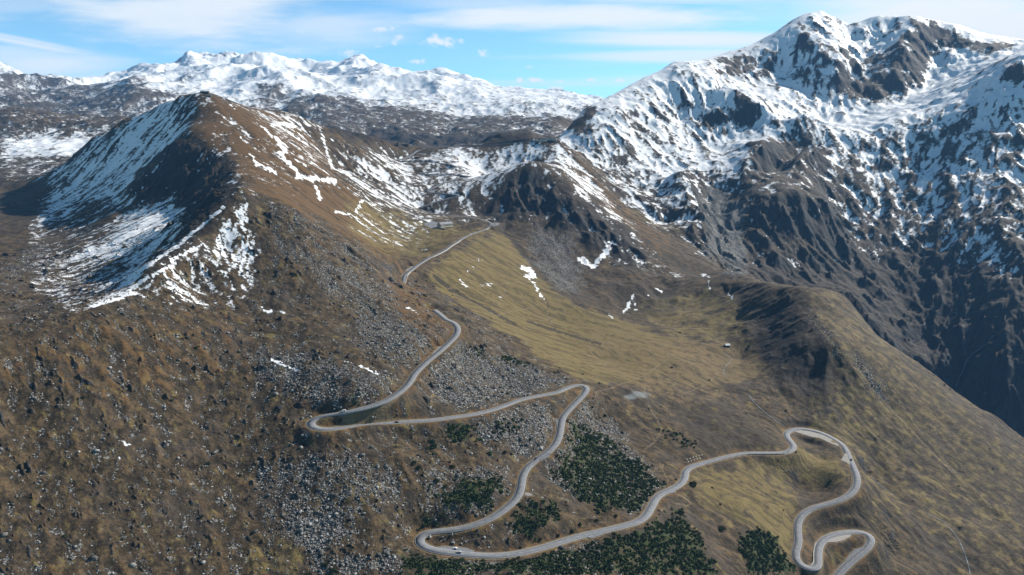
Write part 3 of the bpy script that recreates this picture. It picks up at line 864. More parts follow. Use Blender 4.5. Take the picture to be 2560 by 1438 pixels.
def carve_point(P, half, reach):
    x, y, z = P
    a = x / y
    w = math.log(y)
    ra = reach / y * 1.25
    i0, i1 = np.searchsorted(A_ax, [a - ra, a + ra])
    k0, k1 = np.searchsorted(W_ax, [w - ra, w + ra])
    if i0 >= i1 or k0 >= k1:
        return
    d = np.hypot(XG[k0:k1, i0:i1] - x, YG[k0:k1, i0:i1] - y)
    wt_ = 1 / (d * d + 1.5) ** 2
    RWS[k0:k1, i0:i1] += wt_
    RZ[k0:k1, i0:i1] += wt_ * z
    d = d - half
    sub = RDIST[k0:k1, i0:i1]
    m = d < sub
    sub[m] = d[m]


REACH = 26.0
for P in RL:
    carve_point(P, 5.1, REACH)
for P in RU:
    carve_point(P, 5.1, REACH)
for kind, P in LB:
    for q in np.vstack([fill_poly(P, 2.0), P]):
        carve_point(q, 1.2, 14.0)
RZ /= RWS
core = RDIST < 0
bl = 1 - sstep(RDIST, 0.0, 13.0)
Znat = Z
Z = np.where(core, RZ - 0.35, Z * (1 - bl) + (RZ - 0.35) * bl)


def hitz(px, py):
    return hit(px, py, Z)


def ground(x, y):
    """height of the finished ground at a plan position"""
    a = np.asarray(x, float) / np.asarray(y, float)
    w = np.log(np.asarray(y, float))
    fi = np.clip((a - A_ax[0]) / (A_ax[1] - A_ax[0]), 0, NA - 1.001)
    i = fi.astype(int)
    k = np.clip(np.searchsorted(W_ax, w) - 1, 0, NR - 2)
    fk = np.clip((w - W_ax[k]) / (W_ax[k + 1] - W_ax[k]), 0, 1)
    fi = fi - i
    return (Z[k, i] * (1 - fi) + Z[k, i + 1] * fi) * (1 - fk) + (Z[k + 1, i] * (1 - fi) + Z[k + 1, i + 1] * fi) * fk
# ------------------------------------------------------------------ terrain: what covers the ground
ph = Z[::HS, ::HS]
sxx, syy = slope_dir(blur(ph, 1), hA, hW, Yh)
steep = np.sqrt(sxx * sxx + syy * syy)
bn = fbm(MU * 4, MV * 4, 1.0, 4, 31).astype(np.float32)        # broad patches
mn = fbm(MU * 22, MV * 22, 1.0, 3, 41).astype(np.float32)

# snow ----------------------------------------------------------
cov = np.zeros_like(Zh)
cov = np.where(far, np.interp(Zh, [100, 220, 330, 520, 800], [0.38, 0.44, 0.64, 0.72, 0.80]), cov)
cov = np.where(far & (PXh < 215), cov - 0.16, cov)
cov = np.where(right, np.interp(Zh, [-330, -230, -120, 60, 200, 420], [0.06, 0.34, 0.58, 0.78, 0.86, 0.88]), cov)
cov = np.where(nearz, np.interp(Zh + 12 * bn, [-190, -110, -40, 60], [0.0, 0.03, 0.08, 0.12]), cov).astype(np.float32)
for val, poly, soft in [
        (0.34, [(0, 235), (420, 250), (470, 262), (330, 300), (0, 270)], 3), (0.34, [(640, 285), (760, 262), (1000, 285), (1200, 300), (1400, 300), (1340, 318), (1100, 345), (780, 320)], 3), (0.42, [(620, 255), (700, 240), (760, 262), (650, 280)], 2), (0.1, [(770, 318), (960, 333), (1180, 344), (1260, 334), (1340, 330), (1330, 350), (1200, 372), (1000, 366), (860, 352)], 1),
        (0.86, [(440, 180), (490, 140), (580, 128), (690, 150), (740, 185), (640, 200), (500, 210)], 2),
        (0.42, [(2292, 48), (2330, 110), (2345, 150), (2312, 200), (2262, 215), (2225, 190), (2170, 172), (2120, 188), (2160, 150), (2240, 110)], 1), (0.48, [(1985, 60), (2010, 60), (2060, 120), (2125, 140), (2100, 152), (2030, 130), (1990, 95)], 1), (0.46, [(1820, 140), (1900, 150), (2010, 190), (1990, 205), (1900, 185), (1810, 190), (1790, 165)], 1),
        (0.1, [(1735, 290), (1790, 285), (1820, 300), (1800, 322), (1760, 318)], 1), (0.2, [(1840, 225), (1880, 250), (1870, 268), (1838, 245)], 1), (0.12, [(2500, 165), (2560, 150), (2560, 215), (2500, 200)], 1), (0.15, [(2290, 70), (2400, 70), (2420, 110), (2360, 135), (2330, 110)], 1), (0.2, [(2400, 105), (2540, 105), (2540, 125), (2440, 150)], 1),
        (0.34, [(1928, 350), (1960, 380), (1930, 440), (1840, 460), (1870, 410)], 1), (0.34, [(2025, 368), (2050, 400), (2000, 460), (1900, 470), (1960, 420)], 1), (0.08, [(1440, 300), (1470, 268), (1490, 290), (1470, 330), (1420, 350)], 1),
        (0.50, [(2060, 470), (2300, 450), (2560, 460), (2560, 690), (2400, 650), (2250, 610), (2080, 560)], 6), (0.3, [(1930, 600), (2100, 570), (2300, 640), (2300, 690), (2100, 640), (1960, 640)], 5),
        (0.9, [(1820, 205), (1890, 200), (1960, 215), (1950, 240), (1890, 248), (1840, 225)], 1),
        (0.66, [(1900, 200), (1960, 160), (2050, 190), (2000, 240), (1880, 225)], 3), (0.95, [(2300, 215), (2340, 140), (2440, 130), (2500, 150), (2420, 220), (2330, 265), (2290, 270)], 3),
        (0.14, [(1760, 490), (1850, 470), (1960, 480), (2060, 470), (2060, 560), (1960, 640), (1800, 660), (1760, 560)], 6),
        (0.30, [(1880, 360), (1960, 350), (2080, 370), (2040, 440), (1960, 480), (1850, 460)], 6),
        (0.52, [(1500, 420), (1600, 480), (1720, 480), (1740, 560), (1650, 570), (1540, 480)], 5), (0.2, [(1600, 545), (1760, 590), (1790, 650), (1740, 630), (1650, 575)], 4),
        (0.35, [(2080, 220), (2300, 130), (2300, 215), (2200, 260), (2120, 250)], 4),
        (0.62, [(2060, 420), (2300, 330), (2560, 260), (2560, 470), (2400, 480), (2250, 450)], 6),
        (0.66, [(0, 345), (330, 320), (300, 340), (190, 395), (60, 400), (0, 395)], 4), (0.40, [(0, 275), (130, 290), (320, 305), (300, 340), (0, 350)], 3), (0.28, [(0, 400), (190, 395), (130, 440), (0, 450)], 4),
        (0.49, WESTF, 3), (0.36, CLIFFW, 4), (0.60, [(480, 240), (330, 305), (200, 400), (300, 440), (420, 380), (470, 320)], 4),
        (0.20, [(70, 590), (200, 500), (330, 520), (250, 600), (110, 690)], 6), (0.30, [(60, 640), (230, 640), (330, 660), (300, 730), (180, 790), (90, 720)], 5),
        (0.36, [(870, 400), (1000, 372), (1120, 372), (1200, 420), (1190, 470), (1200, 540), (1060, 560), (940, 520), (880, 470)], 5),
        (0.50, [(1120, 372), (1320, 358), (1345, 395), (1250, 455), (1215, 510), (1180, 440), (1130, 400)], 3),
        (0.46, [(1310, 360), (1410, 356), (1460, 430), (1560, 545), (1640, 640), (1600, 640), (1500, 540), (1400, 440), (1350, 400)], 3),
        (0.33, MIDHILL, 4), (0.36, [(1500, 560), (1600, 620), (1720, 700), (1640, 690), (1540, 640)], 4), (0.24, [(1050, 470), (1180, 500), (1200, 545), (1060, 550)], 3), (0.18, [(860, 540), (1000, 510), (1100, 570), (1030, 640), (920, 600)], 4),
        (0.34, [(612, 490), (640, 560), (640, 640), (610, 720), (560, 770), (450, 760), (350, 740), (450, 640), (560, 540)], 5), (0.20, [(610, 650), (660, 700), (560, 770), (420, 770), (470, 720)], 4),
        (0.28, [(640, 290), (760, 305), (830, 420), (800, 450), (740, 380)], 4)]:
    m = inpoly(poly, soft)
    cov = cov * (1 - m) + val * m
snow = 0.53 + (cov - 0.5) * 0.75 + (0.20 * hollow + np.where(right, 0.22, 0.13) * bn + 0.15 * mn) * sstep(cov, 0.0, 0.12) - np.where(right, 0.26, np.where(far, 0.30, 0.10)) * sstep(steep, np.where(far, 0.95, 0.80), np.where(far, 1.6, 1.35))
for wd, pts in [
        (12, [(690, 345), (700, 360), (715, 380), (700, 385)]), (16, [(745, 440), (770, 445), (800, 448), (835, 452)]), (10, [(708, 392), (735, 420), (745, 440)]), (9, [(790, 465), (800, 500)]), (12, [(680, 312), (705, 310), (735, 318)]),
        (7, [(625, 385), (640, 410), (690, 432)]), (5, [(575, 262), (590, 272)]), (5, [(533, 278), (556, 290)]), (5, [(598, 335), (602, 345)]), (8, [(655, 315), (680, 345)]), (8, [(800, 320), (830, 420), (880, 440)]),
        (9, [(840, 530), (870, 535)]), (9, [(905, 505), (890, 530)]), (8, [(655, 768), (672, 778), (680, 772)]), (7, [(703, 780), (710, 784)]), (7, [(680, 903), (710, 916), (745, 924)]), (7, [(900, 915), (945, 931)]), (5, [(868, 906), (876, 908)]),
        (4, [(300, 1100), (315, 1112), (325, 1120)]), (4, [(294, 1143), (300, 1150)]), (14, [(1305, 670), (1325, 675), (1335, 690), (1315, 690)]), (6, [(1318, 690), (1335, 710), (1350, 735), (1358, 746)]), (18, [(1450, 650), (1480, 665), (1510, 640), (1525, 620)]),
        (8, [(1560, 780), (1570, 765), (1580, 745)]), (7, [(1583, 740), (1590, 770)]), (8, [(1640, 720), (1655, 730)]), (6, [(1614, 736), (1622, 742)]), (6, [(1520, 785), (1530, 795)]), (7, [(1755, 685), (1775, 692)]), (6, [(1770, 705), (1774, 730)]), (6, [(1820, 735), (1832, 750)]),
        (5, [(1195, 651), (1205, 650)]), (5, [(1168, 680), (1185, 668)]), (5, [(1150, 696), (1158, 710), (1168, 716)]), (5, [(1203, 712), (1228, 711)]), (5, [(1250, 742), (1254, 745)]), (4, [(1020, 770), (1046, 786)]), (4, [(1052, 555), (1072, 566)]),
        (9, [(560, 560), (545, 600), (560, 640)]), (8, [(620, 510), (600, 550), (612, 580), (605, 620)]), (7, [(590, 560), (575, 620), (590, 660), (560, 690)]), (8, [(625, 590), (610, 640), (598, 690)]), (10, [(500, 615), (450, 640), (430, 650)]),
        (12, [(440, 660), (360, 700), (300, 745), (230, 765)]), (10, [(560, 520), (440, 620), (330, 690), (250, 720)]), (12, [(430, 520), (300, 600), (180, 650)])]:
    snow = np.maximum(snow, stroke(pts, wd * 0.75, 4.0) * (0.60 + 0.34 * mn + 0.12 * bn))

# other cover ----------------------------------------------------
scree = regions([
    (0.50, [(655, 500), (740, 525), (900, 608), (985, 690), (1000, 760), (940, 800), (800, 720), (700, 600)], 6),
    (0.72, [(880, 800), (960, 780), (1100, 830), (1080, 870), (1010, 910), (920, 900)], 5),
    (0.66, [(600, 870), (760, 870), (900, 920), (1010, 930), (930, 1000), (780, 1020), (680, 980)], 7),
    (0.80, [(1120, 860), (1240, 885), (1400, 940), (1425, 960), (1330, 985), (1200, 1020), (1080, 1020), (1055, 940)], 6),
    (0.85, [(1180, 1060), (1390, 1000), (1385, 1080), (1350, 1140), (1250, 1130)], 5),
    (0.66, [(640, 1150), (860, 1120), (1010, 1170), (1000, 1260), (900, 1280), (860, 1400), (740, 1380), (640, 1260)], 8),
    (1.00, [(710, 1290), (830, 1270), (860, 1330), (800, 1385), (720, 1360)], 4), (0.90, [(780, 1400), (990, 1370), (1010, 1440), (780, 1440)], 5),
    (0.70, [(1420, 1005), (1500, 1030), (1640, 1200), (1670, 1220), (1620, 1290), (1420, 1230), (1340, 1190), (1410, 1090)], 6),
    (0.62, [(1060, 1180), (1260, 1160), (1290, 1240), (1200, 1290), (1060, 1280)], 6), (0.7, [(1060, 1390), (1300, 1400), (1500, 1350), (1560, 1440), (1060, 1440)], 7),
    (0.80, [(1340, 560), (1430, 600), (1460, 680), (1420, 735), (1360, 690), (1320, 620)], 5), (1.5, [(1750, 480), (1800, 470), (1835, 490), (1855, 550), (1868, 620), (1850, 695), (1760, 640), (1776, 592)], 2),
    (0.5, [(1980, 740), (2050, 800), (2240, 1010), (2200, 1000), (2060, 840)], 4), (0.45, [(150, 600), (60, 690), (0, 740), (0, 700), (60, 620)], 4)], 0.0)
scree = np.maximum(scree, np.where(nearz & (Yh < 1150), (0.10 + 0.12 * bn) * (1 - smooth_ground) * (1 - sstep(PXh, 1250, 1700)), 0))
scree = 0.85 * scree + np.where(nearz & (Yh < 1150), 0.30 * np.clip(hollow, -1, 1.2), 0) * sstep(scree, 0.02, 0.15) + (0.34 * bn + 0.22 * mn) * sstep(scree, 0, 0.2)
SHRUB = [
    (0.62, [(1110, 1070), (1150, 1052), (1200, 1060), (1180, 1110), (1125, 1108)], 3), (0.52, [(1225, 1060), (1300, 1035), (1320, 1055), (1290, 1085), (1235, 1080)], 3), (0.5, [(1065, 1105), (1092, 1100), (1098, 1135), (1072, 1138)], 2),
    (0.66, [(1425, 1060), (1470, 1070), (1560, 1130), (1660, 1215), (1620, 1282), (1500, 1270), (1420, 1225), (1365, 1185), (1430, 1130)], 5), (0.68, [(1095, 1240), (1150, 1195), (1250, 1190), (1270, 1215), (1230, 1265), (1110, 1275)], 4),
    (0.60, [(1285, 1290), (1330, 1255), (1410, 1250), (1390, 1320), (1330, 1345), (1280, 1350)], 4), (0.66, [(1000, 1378), (1080, 1395), (1240, 1400), (1400, 1380), (1600, 1330), (1690, 1270), (1740, 1330), (1780, 1445), (1000, 1445)], 6),
    (0.72, [(1690, 1270), (1745, 1340), (1800, 1445), (1700, 1445)], 3), (0.8, [(1845, 1335), (1900, 1320), (1960, 1380), (2000, 1436), (1880, 1440), (1850, 1390)], 3), (0.58, [(1030, 1285), (1130, 1280), (1110, 1312), (1040, 1320)], 3),
    (0.45, [(1170, 870), (1220, 890), (1200, 900), (1165, 885)], 2), (0.5, [(1230, 885), (1290, 895), (1400, 945), (1340, 930), (1250, 905)], 2), (0.5, [(1175, 935), (1210, 945), (1200, 965), (1180, 955)], 2), (0.45, [(1240, 970), (1290, 975), (1270, 990)], 2),
    (0.4, [(1640, 1060), (1700, 1080), (1760, 1120), (1680, 1120)], 4), (0.35, [(1210, 1120), (1260, 1140), (1220, 1160)], 3), (0.45, [(1455, 1015), (1500, 1025), (1510, 1045), (1470, 1045)], 3), (0.4, [(820, 1000), (960, 995), (920, 1015), (830, 1025)], 2)]
shrub = regions(SHRUB, 0.0)
shrub = shrub - 0.03 + (0.46 * mn + 0.34 * bn) * sstep(shrub, 0, 0.3)
warm = regions([(0.85, ORANGE, 4), (0.75, [(950, 700), (1010, 695), (1110, 790), (1140, 850), (1060, 880), (980, 800)], 5), (0.7, [(1600, 850), (1800, 860), (1810, 900), (1680, 890)], 4), (0.55, [(1090, 590), (1240, 570), (1160, 610), (1060, 650), (1030, 640)], 3),
                (0.6, [(1395, 350), (1480, 430), (1600, 545), (1700, 610), (1650, 640), (1540, 550), (1440, 450)], 3), (0.40, [(0, 880), (300, 800), (600, 780), (640, 960), (300, 1000), (0, 960)], 8)], 0.13)
warm = np.maximum(warm, 0.52 * (1 - sstep(RDIST[::HS, ::HS], 2, 11)) * (Yh < 1300))
warm = warm + 0.42 * bn + 0.3 * mn + np.where(nearz, -0.16 * hollow, 0)
bn2 = fbm(MU * 3.1, MV * 3.1, 1.0, 4, 71).astype(np.float32)
green = regions([(0.85, MEADOW, 5), (0.70, [(880, 480), (1060, 560), (1230, 575), (1050, 650), (960, 640), (860, 560)], 5), (0.62, [(1540, 760), (1800, 720), (1900, 800), (1900, 860), (1700, 850)], 6),
                 (0.65, [(1690, 1190), (1960, 1140), (2000, 1260), (1980, 1420), (1850, 1320), (1750, 1260)], 6), (1.0, [(1985, 1120), (2090, 1150), (2125, 1200), (2060, 1225), (1990, 1180)], 5), (0.9, [(1880, 1270), (1970, 1300), (1975, 1400), (1900, 1330)], 5),
                 (0.40, [(1990, 725), (2110, 740), (2300, 920), (2560, 1140), (2560, 1440), (2200, 1250), (2000, 1050), (2080, 870)], 6), (0.55, [(2040, 1040), (2140, 1060), (2140, 1120), (2060, 1080)], 4), (0.5, [(640, 1340), (760, 1370), (740, 1440), (600, 1440)], 5),
                 (0.5, [(1500, 430), (1600, 530), (1740, 570), (1700, 600), (1580, 540)], 4), (0.5, [(860, 1180), (980, 1200), (900, 1280), (760, 1260)], 5)], 0.12)
green = green + np.where(nearz & (Yh < 1200), 0.4 * sstep(bn2, -0.1, -0.7) * (1 - smooth_ground), 0) + 0.3 * bn + 0.18 * mn
gold = regions([(0.75, BASIN, 5), (0.55, [(1480, 820), (1700, 870), (1690, 960), (1560, 960), (1430, 880)], 6), (0.75, [(1990, 718), (2110, 735), (2080, 760), (2010, 745)], 3), (0.5, [(2010, 760), (2130, 800), (2330, 990), (2500, 1200), (2440, 1200), (2250, 1010)], 5), (0.4, [(1640, 970), (1800, 960), (1740, 1060), (1660, 1040)], 4), (0.45, [(1690, 1190), (1780, 1260), (1860, 1350), (1800, 1330), (1720, 1250)], 3)], 0.0)
gold = gold + (0.25 * bn + 0.2 * mn) * sstep(gold, 0, 0.2)
path = np.zeros_like(Zh)
for wd, pts in [(2.2, [(1078, 658), (1150, 655), (1205, 651), (1190, 670), (1155, 705), (1120, 722)]), (2.0, [(1120, 722), (1200, 716), (1280, 708), (1345, 705)]), (2.2, [(1130, 730), (1240, 790), (1300, 775), (1370, 755)]), (2.2, [(1365, 757), (1370, 790), (1385, 825)]),
                (2.0, [(1270, 710), (1245, 770)]), (2.4, [(1480, 985), (1560, 960), (1610, 940), (1680, 890)]), (2.2, [(1611, 940), (1611, 985)]), (3.0, [(1620, 1010), (1655, 1075), (1640, 1100), (1610, 1130), (1605, 1160)]), (2.6, [(1605, 1160), (1630, 1178), (1660, 1160), (1655, 1175)]),
                (3.0, [(1650, 1160), (1670, 1200)]), (4.0, [(1970, 735), (2030, 800), (2090, 870), (2180, 970), (2300, 1100), (2420, 1220)]), (3.0, [(2230, 975), (2300, 1080), (2380, 1170), (2480, 1270)]), (2.2, [(1820, 900), (1770, 960), (1700, 990)]), (3.0, [(1690, 1240), (1720, 1250), (1730, 1262), (1690, 1262)]),
                (3.0, [(1690, 1438), (1700, 1390), (1705, 1340), (1690, 1310)]), (3.0, [(1900, 1438), (1950, 1415), (1955, 1380)]), (2.5, [(1060, 551), (1160, 541)]), (2.0, [(1090, 568), (1140, 566), (1230, 548)])]:
    path = np.maximum(path, stroke(pts, wd, 1.5))
path = np.maximum(path, 0.85 * (1 - sstep(RDIST[::HS, ::HS], 0.3, 2.2)))
dark = np.where(nearz, 0.62 * sstep(bn2, 0.05, 0.75) * (1 - 0.8 * smooth_ground), 0)                     # heath, wet runnels, bare soil; painted shade of steep faces joins below
for wd, pts in [(10, [(1085, 690), (1130, 725), (1165, 745)]), (7, [(1170, 748), (1230, 780), (1290, 812)]), (6, [(1320, 805), (1390, 828), (1500, 860)]), (8, [(1245, 565), (1290, 610), (1310, 640), (1370, 690), (1440, 740)]), (3, [(1370, 757), (1372, 800), (1390, 828)])]:
    dark = np.maximum(dark, stroke(pts, wd, 3))
dark = np.maximum(dark, regions([(0.8, [(1860, 475), (1960, 485), (2065, 480), (2060, 600), (1930, 625), (1878, 620), (1860, 550)], 3)], 0.0))  # gorge wall: dark rock, with its shade painted into the colour
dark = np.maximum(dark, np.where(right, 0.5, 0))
dark = np.maximum(dark, np.where(right, 0.75 * (1 - sstep(Zh, -330, -180)), 0))  # lower right wall darkened in colour to imitate its shaded side
dark = np.maximum(dark, regions([(0.9, [(770, 318), (960, 333), (1180, 344), (1260, 334), (1340, 330), (1330, 350), (1200, 372), (1000, 366), (860, 352)], 1), (1.0, MIDHILL, 3), (1.0, CLIFFW, 3), (0.7, [(1930, 730), (2000, 760), (2100, 900), (2090, 1000), (1990, 1000), (1900, 900), (1850, 830)], 5), (0.55, [(1450, 690), (1700, 720), (1700, 800), (1560, 790)], 5), (0.5, [(1650, 1010), (1830, 1000), (1940, 1090), (1960, 1125), (1740, 1130)], 5), (0.45, [(2000, 1270), (2140, 1240), (2160, 1300), (2050, 1330)], 4)], 0.0))  # painted shade on far cliffs, middle hill, west cliff and spur flank
floor_ = inpoly([(1750, 480), (1800, 470), (1835, 490), (1855, 550), (1868, 620), (1850, 695), (1760, 640), (1776, 592)], 2)
dark = dark * (1 - floor_)
pond = inpoly([(1555, 990), (1570, 984), (1600, 980), (1625, 982), (1633, 988), (1628, 996), (1600, 994), (1570, 998)], 2)
rk = np.clip(rock * 0.75 + np.where(nearz & (Yh < 1200), 0.62 * outcrop, 0) + 0.9 * sstep(steep, 0.75, 1.35) - 0.35 + 0.25 * mn, 0, 1) * sstep(RDIST[::HS, ::HS], 6, 16)

cover = np.stack([upmap(np.clip(m, -0.5, 1.5)) for m in (snow, scree, shrub, rk)], -1)
tintm = np.stack([upmap(np.clip(m, -0.5, 1.5)) for m in (warm, green, gold, np.maximum(path, 0))], -1)
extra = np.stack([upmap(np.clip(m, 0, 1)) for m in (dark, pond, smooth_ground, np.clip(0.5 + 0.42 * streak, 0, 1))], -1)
# roads stay clear of snow, bushes and boulders
clear = (1 - sstep(RDIST, 0.5, 5.0))
cover[..., 2] -= 1.2 * clear
cover[..., 1] -= 0.6 * clear
cover[..., 0] -= 0.25 * clear


# ------------------------------------------------------------------ terrain: material
GROUND_K = 0.60


def terrain_material():
    ma = bpy.data.materials.new("mountain_ground")
    ma.use_nodes = True
    nt = ma.node_tree
    S = NT(nt)
    b = nt.nodes['Principled BSDF']

    def attr(name):
        nd = S.n('ShaderNodeAttribute', attribute_name=name)
        sp = S.n('ShaderNodeSeparateColor')
        nt.links.new(nd.outputs['Color'], sp.inputs[0])
        return sp.outputs[0], sp.outputs[1], sp.outputs[2], nd.outputs['Alpha']
    sn, sc, sh, rkk = attr('cover')
    wa, gr, go, pa = attr('tint')
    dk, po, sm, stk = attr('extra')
    pos = S.n('ShaderNodeTexCoord').outputs['Object']
    n60 = S.noise(pos, 1 / 55.0, 4, 0.6)
    n12 = S.noise(pos, 1 / 11.0, 4, 0.65)
    n3 = S.noise(pos, 1 / 2.6, 3, 0.7)
    n25 = S.noise(pos, 1 / 24.0, 6, 0.7)
    vor = S.n('ShaderNodeTexVoronoi', feature='F1')
    S.put(vor.inputs['Vector'], pos)
    vor.inputs['Scale'].default_value = 1 / 1.5
    vsep = S.n('ShaderNodeSeparateColor')
    nt.links.new(vor.outputs['Color'], vsep.inputs[0])
    cell = vsep.outputs[0]
    # turf, heath and bare soil
    base = S.mix(S.step(S.m('ADD', S.m('MULTIPLY', n12, 0.6), S.m('MULTIPLY', n3, 0.4)), 0.36, 0.66), (0.024, 0.018, 0.011, 1), (0.150, 0.106, 0.058, 1))
    base = S.mix(S.step(n60, 0.47, 0.66, 0, 0.6), base, (0.088, 0.072, 0.060, 1))
    f = lambda a, nz, k=0.9: S.step(S.m('ADD', a, S.m('MULTIPLY', S.m('SUBTRACT', nz, 0.5), k)), 0.30, 0.75)
    base = S.mix(S.m('MULTIPLY', f(wa, n12), 0.85), base, S.mix(n3, (0.085, 0.048, 0.018, 1), (0.215, 0.125, 0.05, 1)))
    base = S.mix(S.m('MULTIPLY', f(gr, n25), 0.85), base, S.mix(S.m('ADD', S.m('MULTIPLY', n3, 0.5), S.m('MULTIPLY', n12, 0.5)), (0.105, 0.082, 0.028, 1), (0.31, 0.235, 0.09, 1)))
    base = S.mix(S.m('MULTIPLY', f(go, n12), 0.85), base, S.mix(n3, (0.14, 0.10, 0.042, 1), (0.28, 0.205, 0.10, 1)))
    base = S.mix(S.m('MULTIPLY', f(dk, n12, 0.5), 0.75), base, S.mix(n3, (0.010, 0.011, 0.013, 1), (0.052, 0.043, 0.035, 1)))  # dark heath and soil, and the painted shade of steep faces
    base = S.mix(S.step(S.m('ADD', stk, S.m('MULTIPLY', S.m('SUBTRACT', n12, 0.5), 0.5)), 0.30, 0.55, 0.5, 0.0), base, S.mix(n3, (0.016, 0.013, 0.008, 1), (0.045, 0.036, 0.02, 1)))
    # solid rock
    rcol = S.mix(S.step(n3, 0.3, 0.7), (0.040, 0.043, 0.048, 1), (0.165, 0.158, 0.148, 1))
    rcol = S.mix(S.step(n25, 0.45, 0.7, 0, 0.6), rcol, (0.095, 0.078, 0.060, 1))
    rg2 = S.n('ShaderNodeTexNoise', noise_type='RIDGED_MULTIFRACTAL')
    S.put(rg2.inputs['Vector'], pos)
    rg2.inputs['Scale'].default_value = 1 / 15.0
    rg2.inputs['Detail'].default_value = 6.0
    rg2.inputs['Roughness'].default_value = 0.6
    rg2v = S.m('MINIMUM', rg2.outputs[0], 3.0)
    rcol = S.mix(S.step(rg2v, 0.35, 1.0, 0.65, 0.0), rcol, (0.012, 0.013, 0.015, 1))
    rcol = S.mix(S.m('MULTIPLY', dk, 0.8), rcol, S.mix(n3, (0.009, 0.012, 0.017, 1), (0.05, 0.050, 0.050, 1)))  # mask also darkens rock, painting in the shade of the cliffs
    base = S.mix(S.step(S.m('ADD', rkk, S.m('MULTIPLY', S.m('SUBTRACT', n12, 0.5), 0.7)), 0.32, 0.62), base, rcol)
    # scattered stones and scree: each cell of the pattern is one stone
    stone = S.mix(S.m('MULTIPLY', cell, cell), (0.075, 0.078, 0.08, 1), (0.48, 0.47, 0.45, 1))
    stone = S.mix(S.step(vor.outputs['Distance'], 0.42, 0.75), stone, (0.03, 0.03, 0.03, 1))
    dens = S.m('ADD', sc, S.m('ADD', S.m('MULTIPLY', S.m('SUBTRACT', n12, 0.5), 0.9), S.m('MULTIPLY', S.m('SUBTRACT', n25, 0.5), 1.3)))
    pick = S.step(S.m('ADD', vsep.outputs[1], S.m('MULTIPLY', dens, 0.95)), 0.97, 1.05)
    base = S.mix(S.m('MULTIPLY', pick, S.step(sc, 0.04, 0.16)), base, stone)
    vob = S.n('ShaderNodeTexVoronoi', feature='F1')
    S.put(vob.inputs['Vector'], pos)
    vob.inputs['Scale'].default_value = 1 / 4.2
    bsep = S.n('ShaderNodeSeparateColor')
    nt.links.new(vob.outputs['Color'], bsep.inputs[0])
    blk_ = S.m('MULTIPLY', S.step(S.m('ADD', bsep.outputs[1], S.m('MULTIPLY', dens, 0.35)), 0.98, 1.04), S.step(vob.outputs['Distance'], 0.34, 0.48, 1.0, 0.0))
    base = S.mix(S.m('MULTIPLY', blk_, S.step(sc, 0.04, 0.16)), base, S.mix(S.m('MULTIPLY', bsep.outputs[0], n3), (0.10, 0.10, 0.10, 1), (0.50, 0.49, 0.46, 1)))
    # low scrub
    base = S.mix(S.step(S.m('ADD', sh, S.m('MULTIPLY', S.m('SUBTRACT', n12, 0.5), 0.9)), 0.42, 0.58), base, S.mix(n3, (0.022, 0.034, 0.011, 1), (0.07, 0.09, 0.028, 1)))
    base = S.mix(S.m('MULTIPLY', S.step(pa, 0.25, 0.8), 0.55), base, S.mix(n3, (0.20, 0.15, 0.085, 1), (0.33, 0.26, 0.16, 1)))
    base = S.mix(S.step(po, 0.3, 0.7), base, (0.20, 0.215, 0.22, 1))
    dk2 = S.n('ShaderNodeMix', data_type='RGBA', blend_type='MULTIPLY')
    dk2.inputs[0].default_value = 1.0
    S.put(dk2.inputs[6], base)
    dk2.inputs[7].default_value = (GROUND_K, GROUND_K, GROUND_K, 1)
    base = dk2.outputs[2]
    # snow
    rg = S.n('ShaderNodeTexNoise', noise_type='RIDGED_MULTIFRACTAL')
    S.put(rg.inputs['Vector'], pos)
    rg.inputs['Scale'].default_value = 1 / 60.0
    rg.inputs['Detail'].default_value = 8.0
    rg.inputs['Roughness'].default_value = 0.62
    rg.inputs['Lacunarity'].default_value = 2.1
    rgv = S.m('MINIMUM', rg.outputs[0], 3.0)
    sv = S.m('ADD', S.m('MULTIPLY_ADD', rgv, -0.11, 0.09), S.m('ADD', sn, S.m('ADD', S.m('MULTIPLY', S.m('SUBTRACT', n25, 0.5), 0.42), S.m('ADD', S.m('MULTIPLY', S.m('SUBTRACT', n12, 0.5), 0.55), S.m('MULTIPLY', S.m('SUBTRACT', n3, 0.5), 0.62)))))
    smask = S.step(sv, 0.43, 0.62)
    base = S.mix(smask, base, (0.62, 0.65, 0.69, 1))
    S.put(b.inputs['Base Color'], base)
    S.put(b.inputs['Roughness'], S.m('ADD', 0.9, S.m('MULTIPLY', smask, -0.3)))
    b.inputs['Specular IOR Level'].default_value = 0.15
    hgt = S.m('ADD', S.m('MULTIPLY', S.m('MULTIPLY', rgv, S.step(rkk, 0.05, 0.6)), 8.0), S.m('MULTIPLY', n3, 0.9))
    hgt = S.m('ADD', hgt, S.m('MULTIPLY', S.m('MULTIPLY', rg2v, S.step(rkk, 0.05, 0.6)), 2.2))
    hgt = S.m('ADD', hgt, S.m('ADD', S.m('MULTIPLY', n12, 1.6), S.m('MULTIPLY', S.m('MULTIPLY', pick, S.m('SUBTRACT', 0.8, vor.outputs['Distance'])), 0.8)))
    bp = S.n('ShaderNodeBump')
    S.put(bp.inputs['Strength'], S.m('SUBTRACT', 0.85, S.m('MULTIPLY', smask, 0.5)))
    bp.inputs['Distance'].default_value = 1.0
    S.put(bp.inputs['Height'], hgt)
    nt.links.new(bp.outputs[0], b.inputs['Normal'])
    return ma


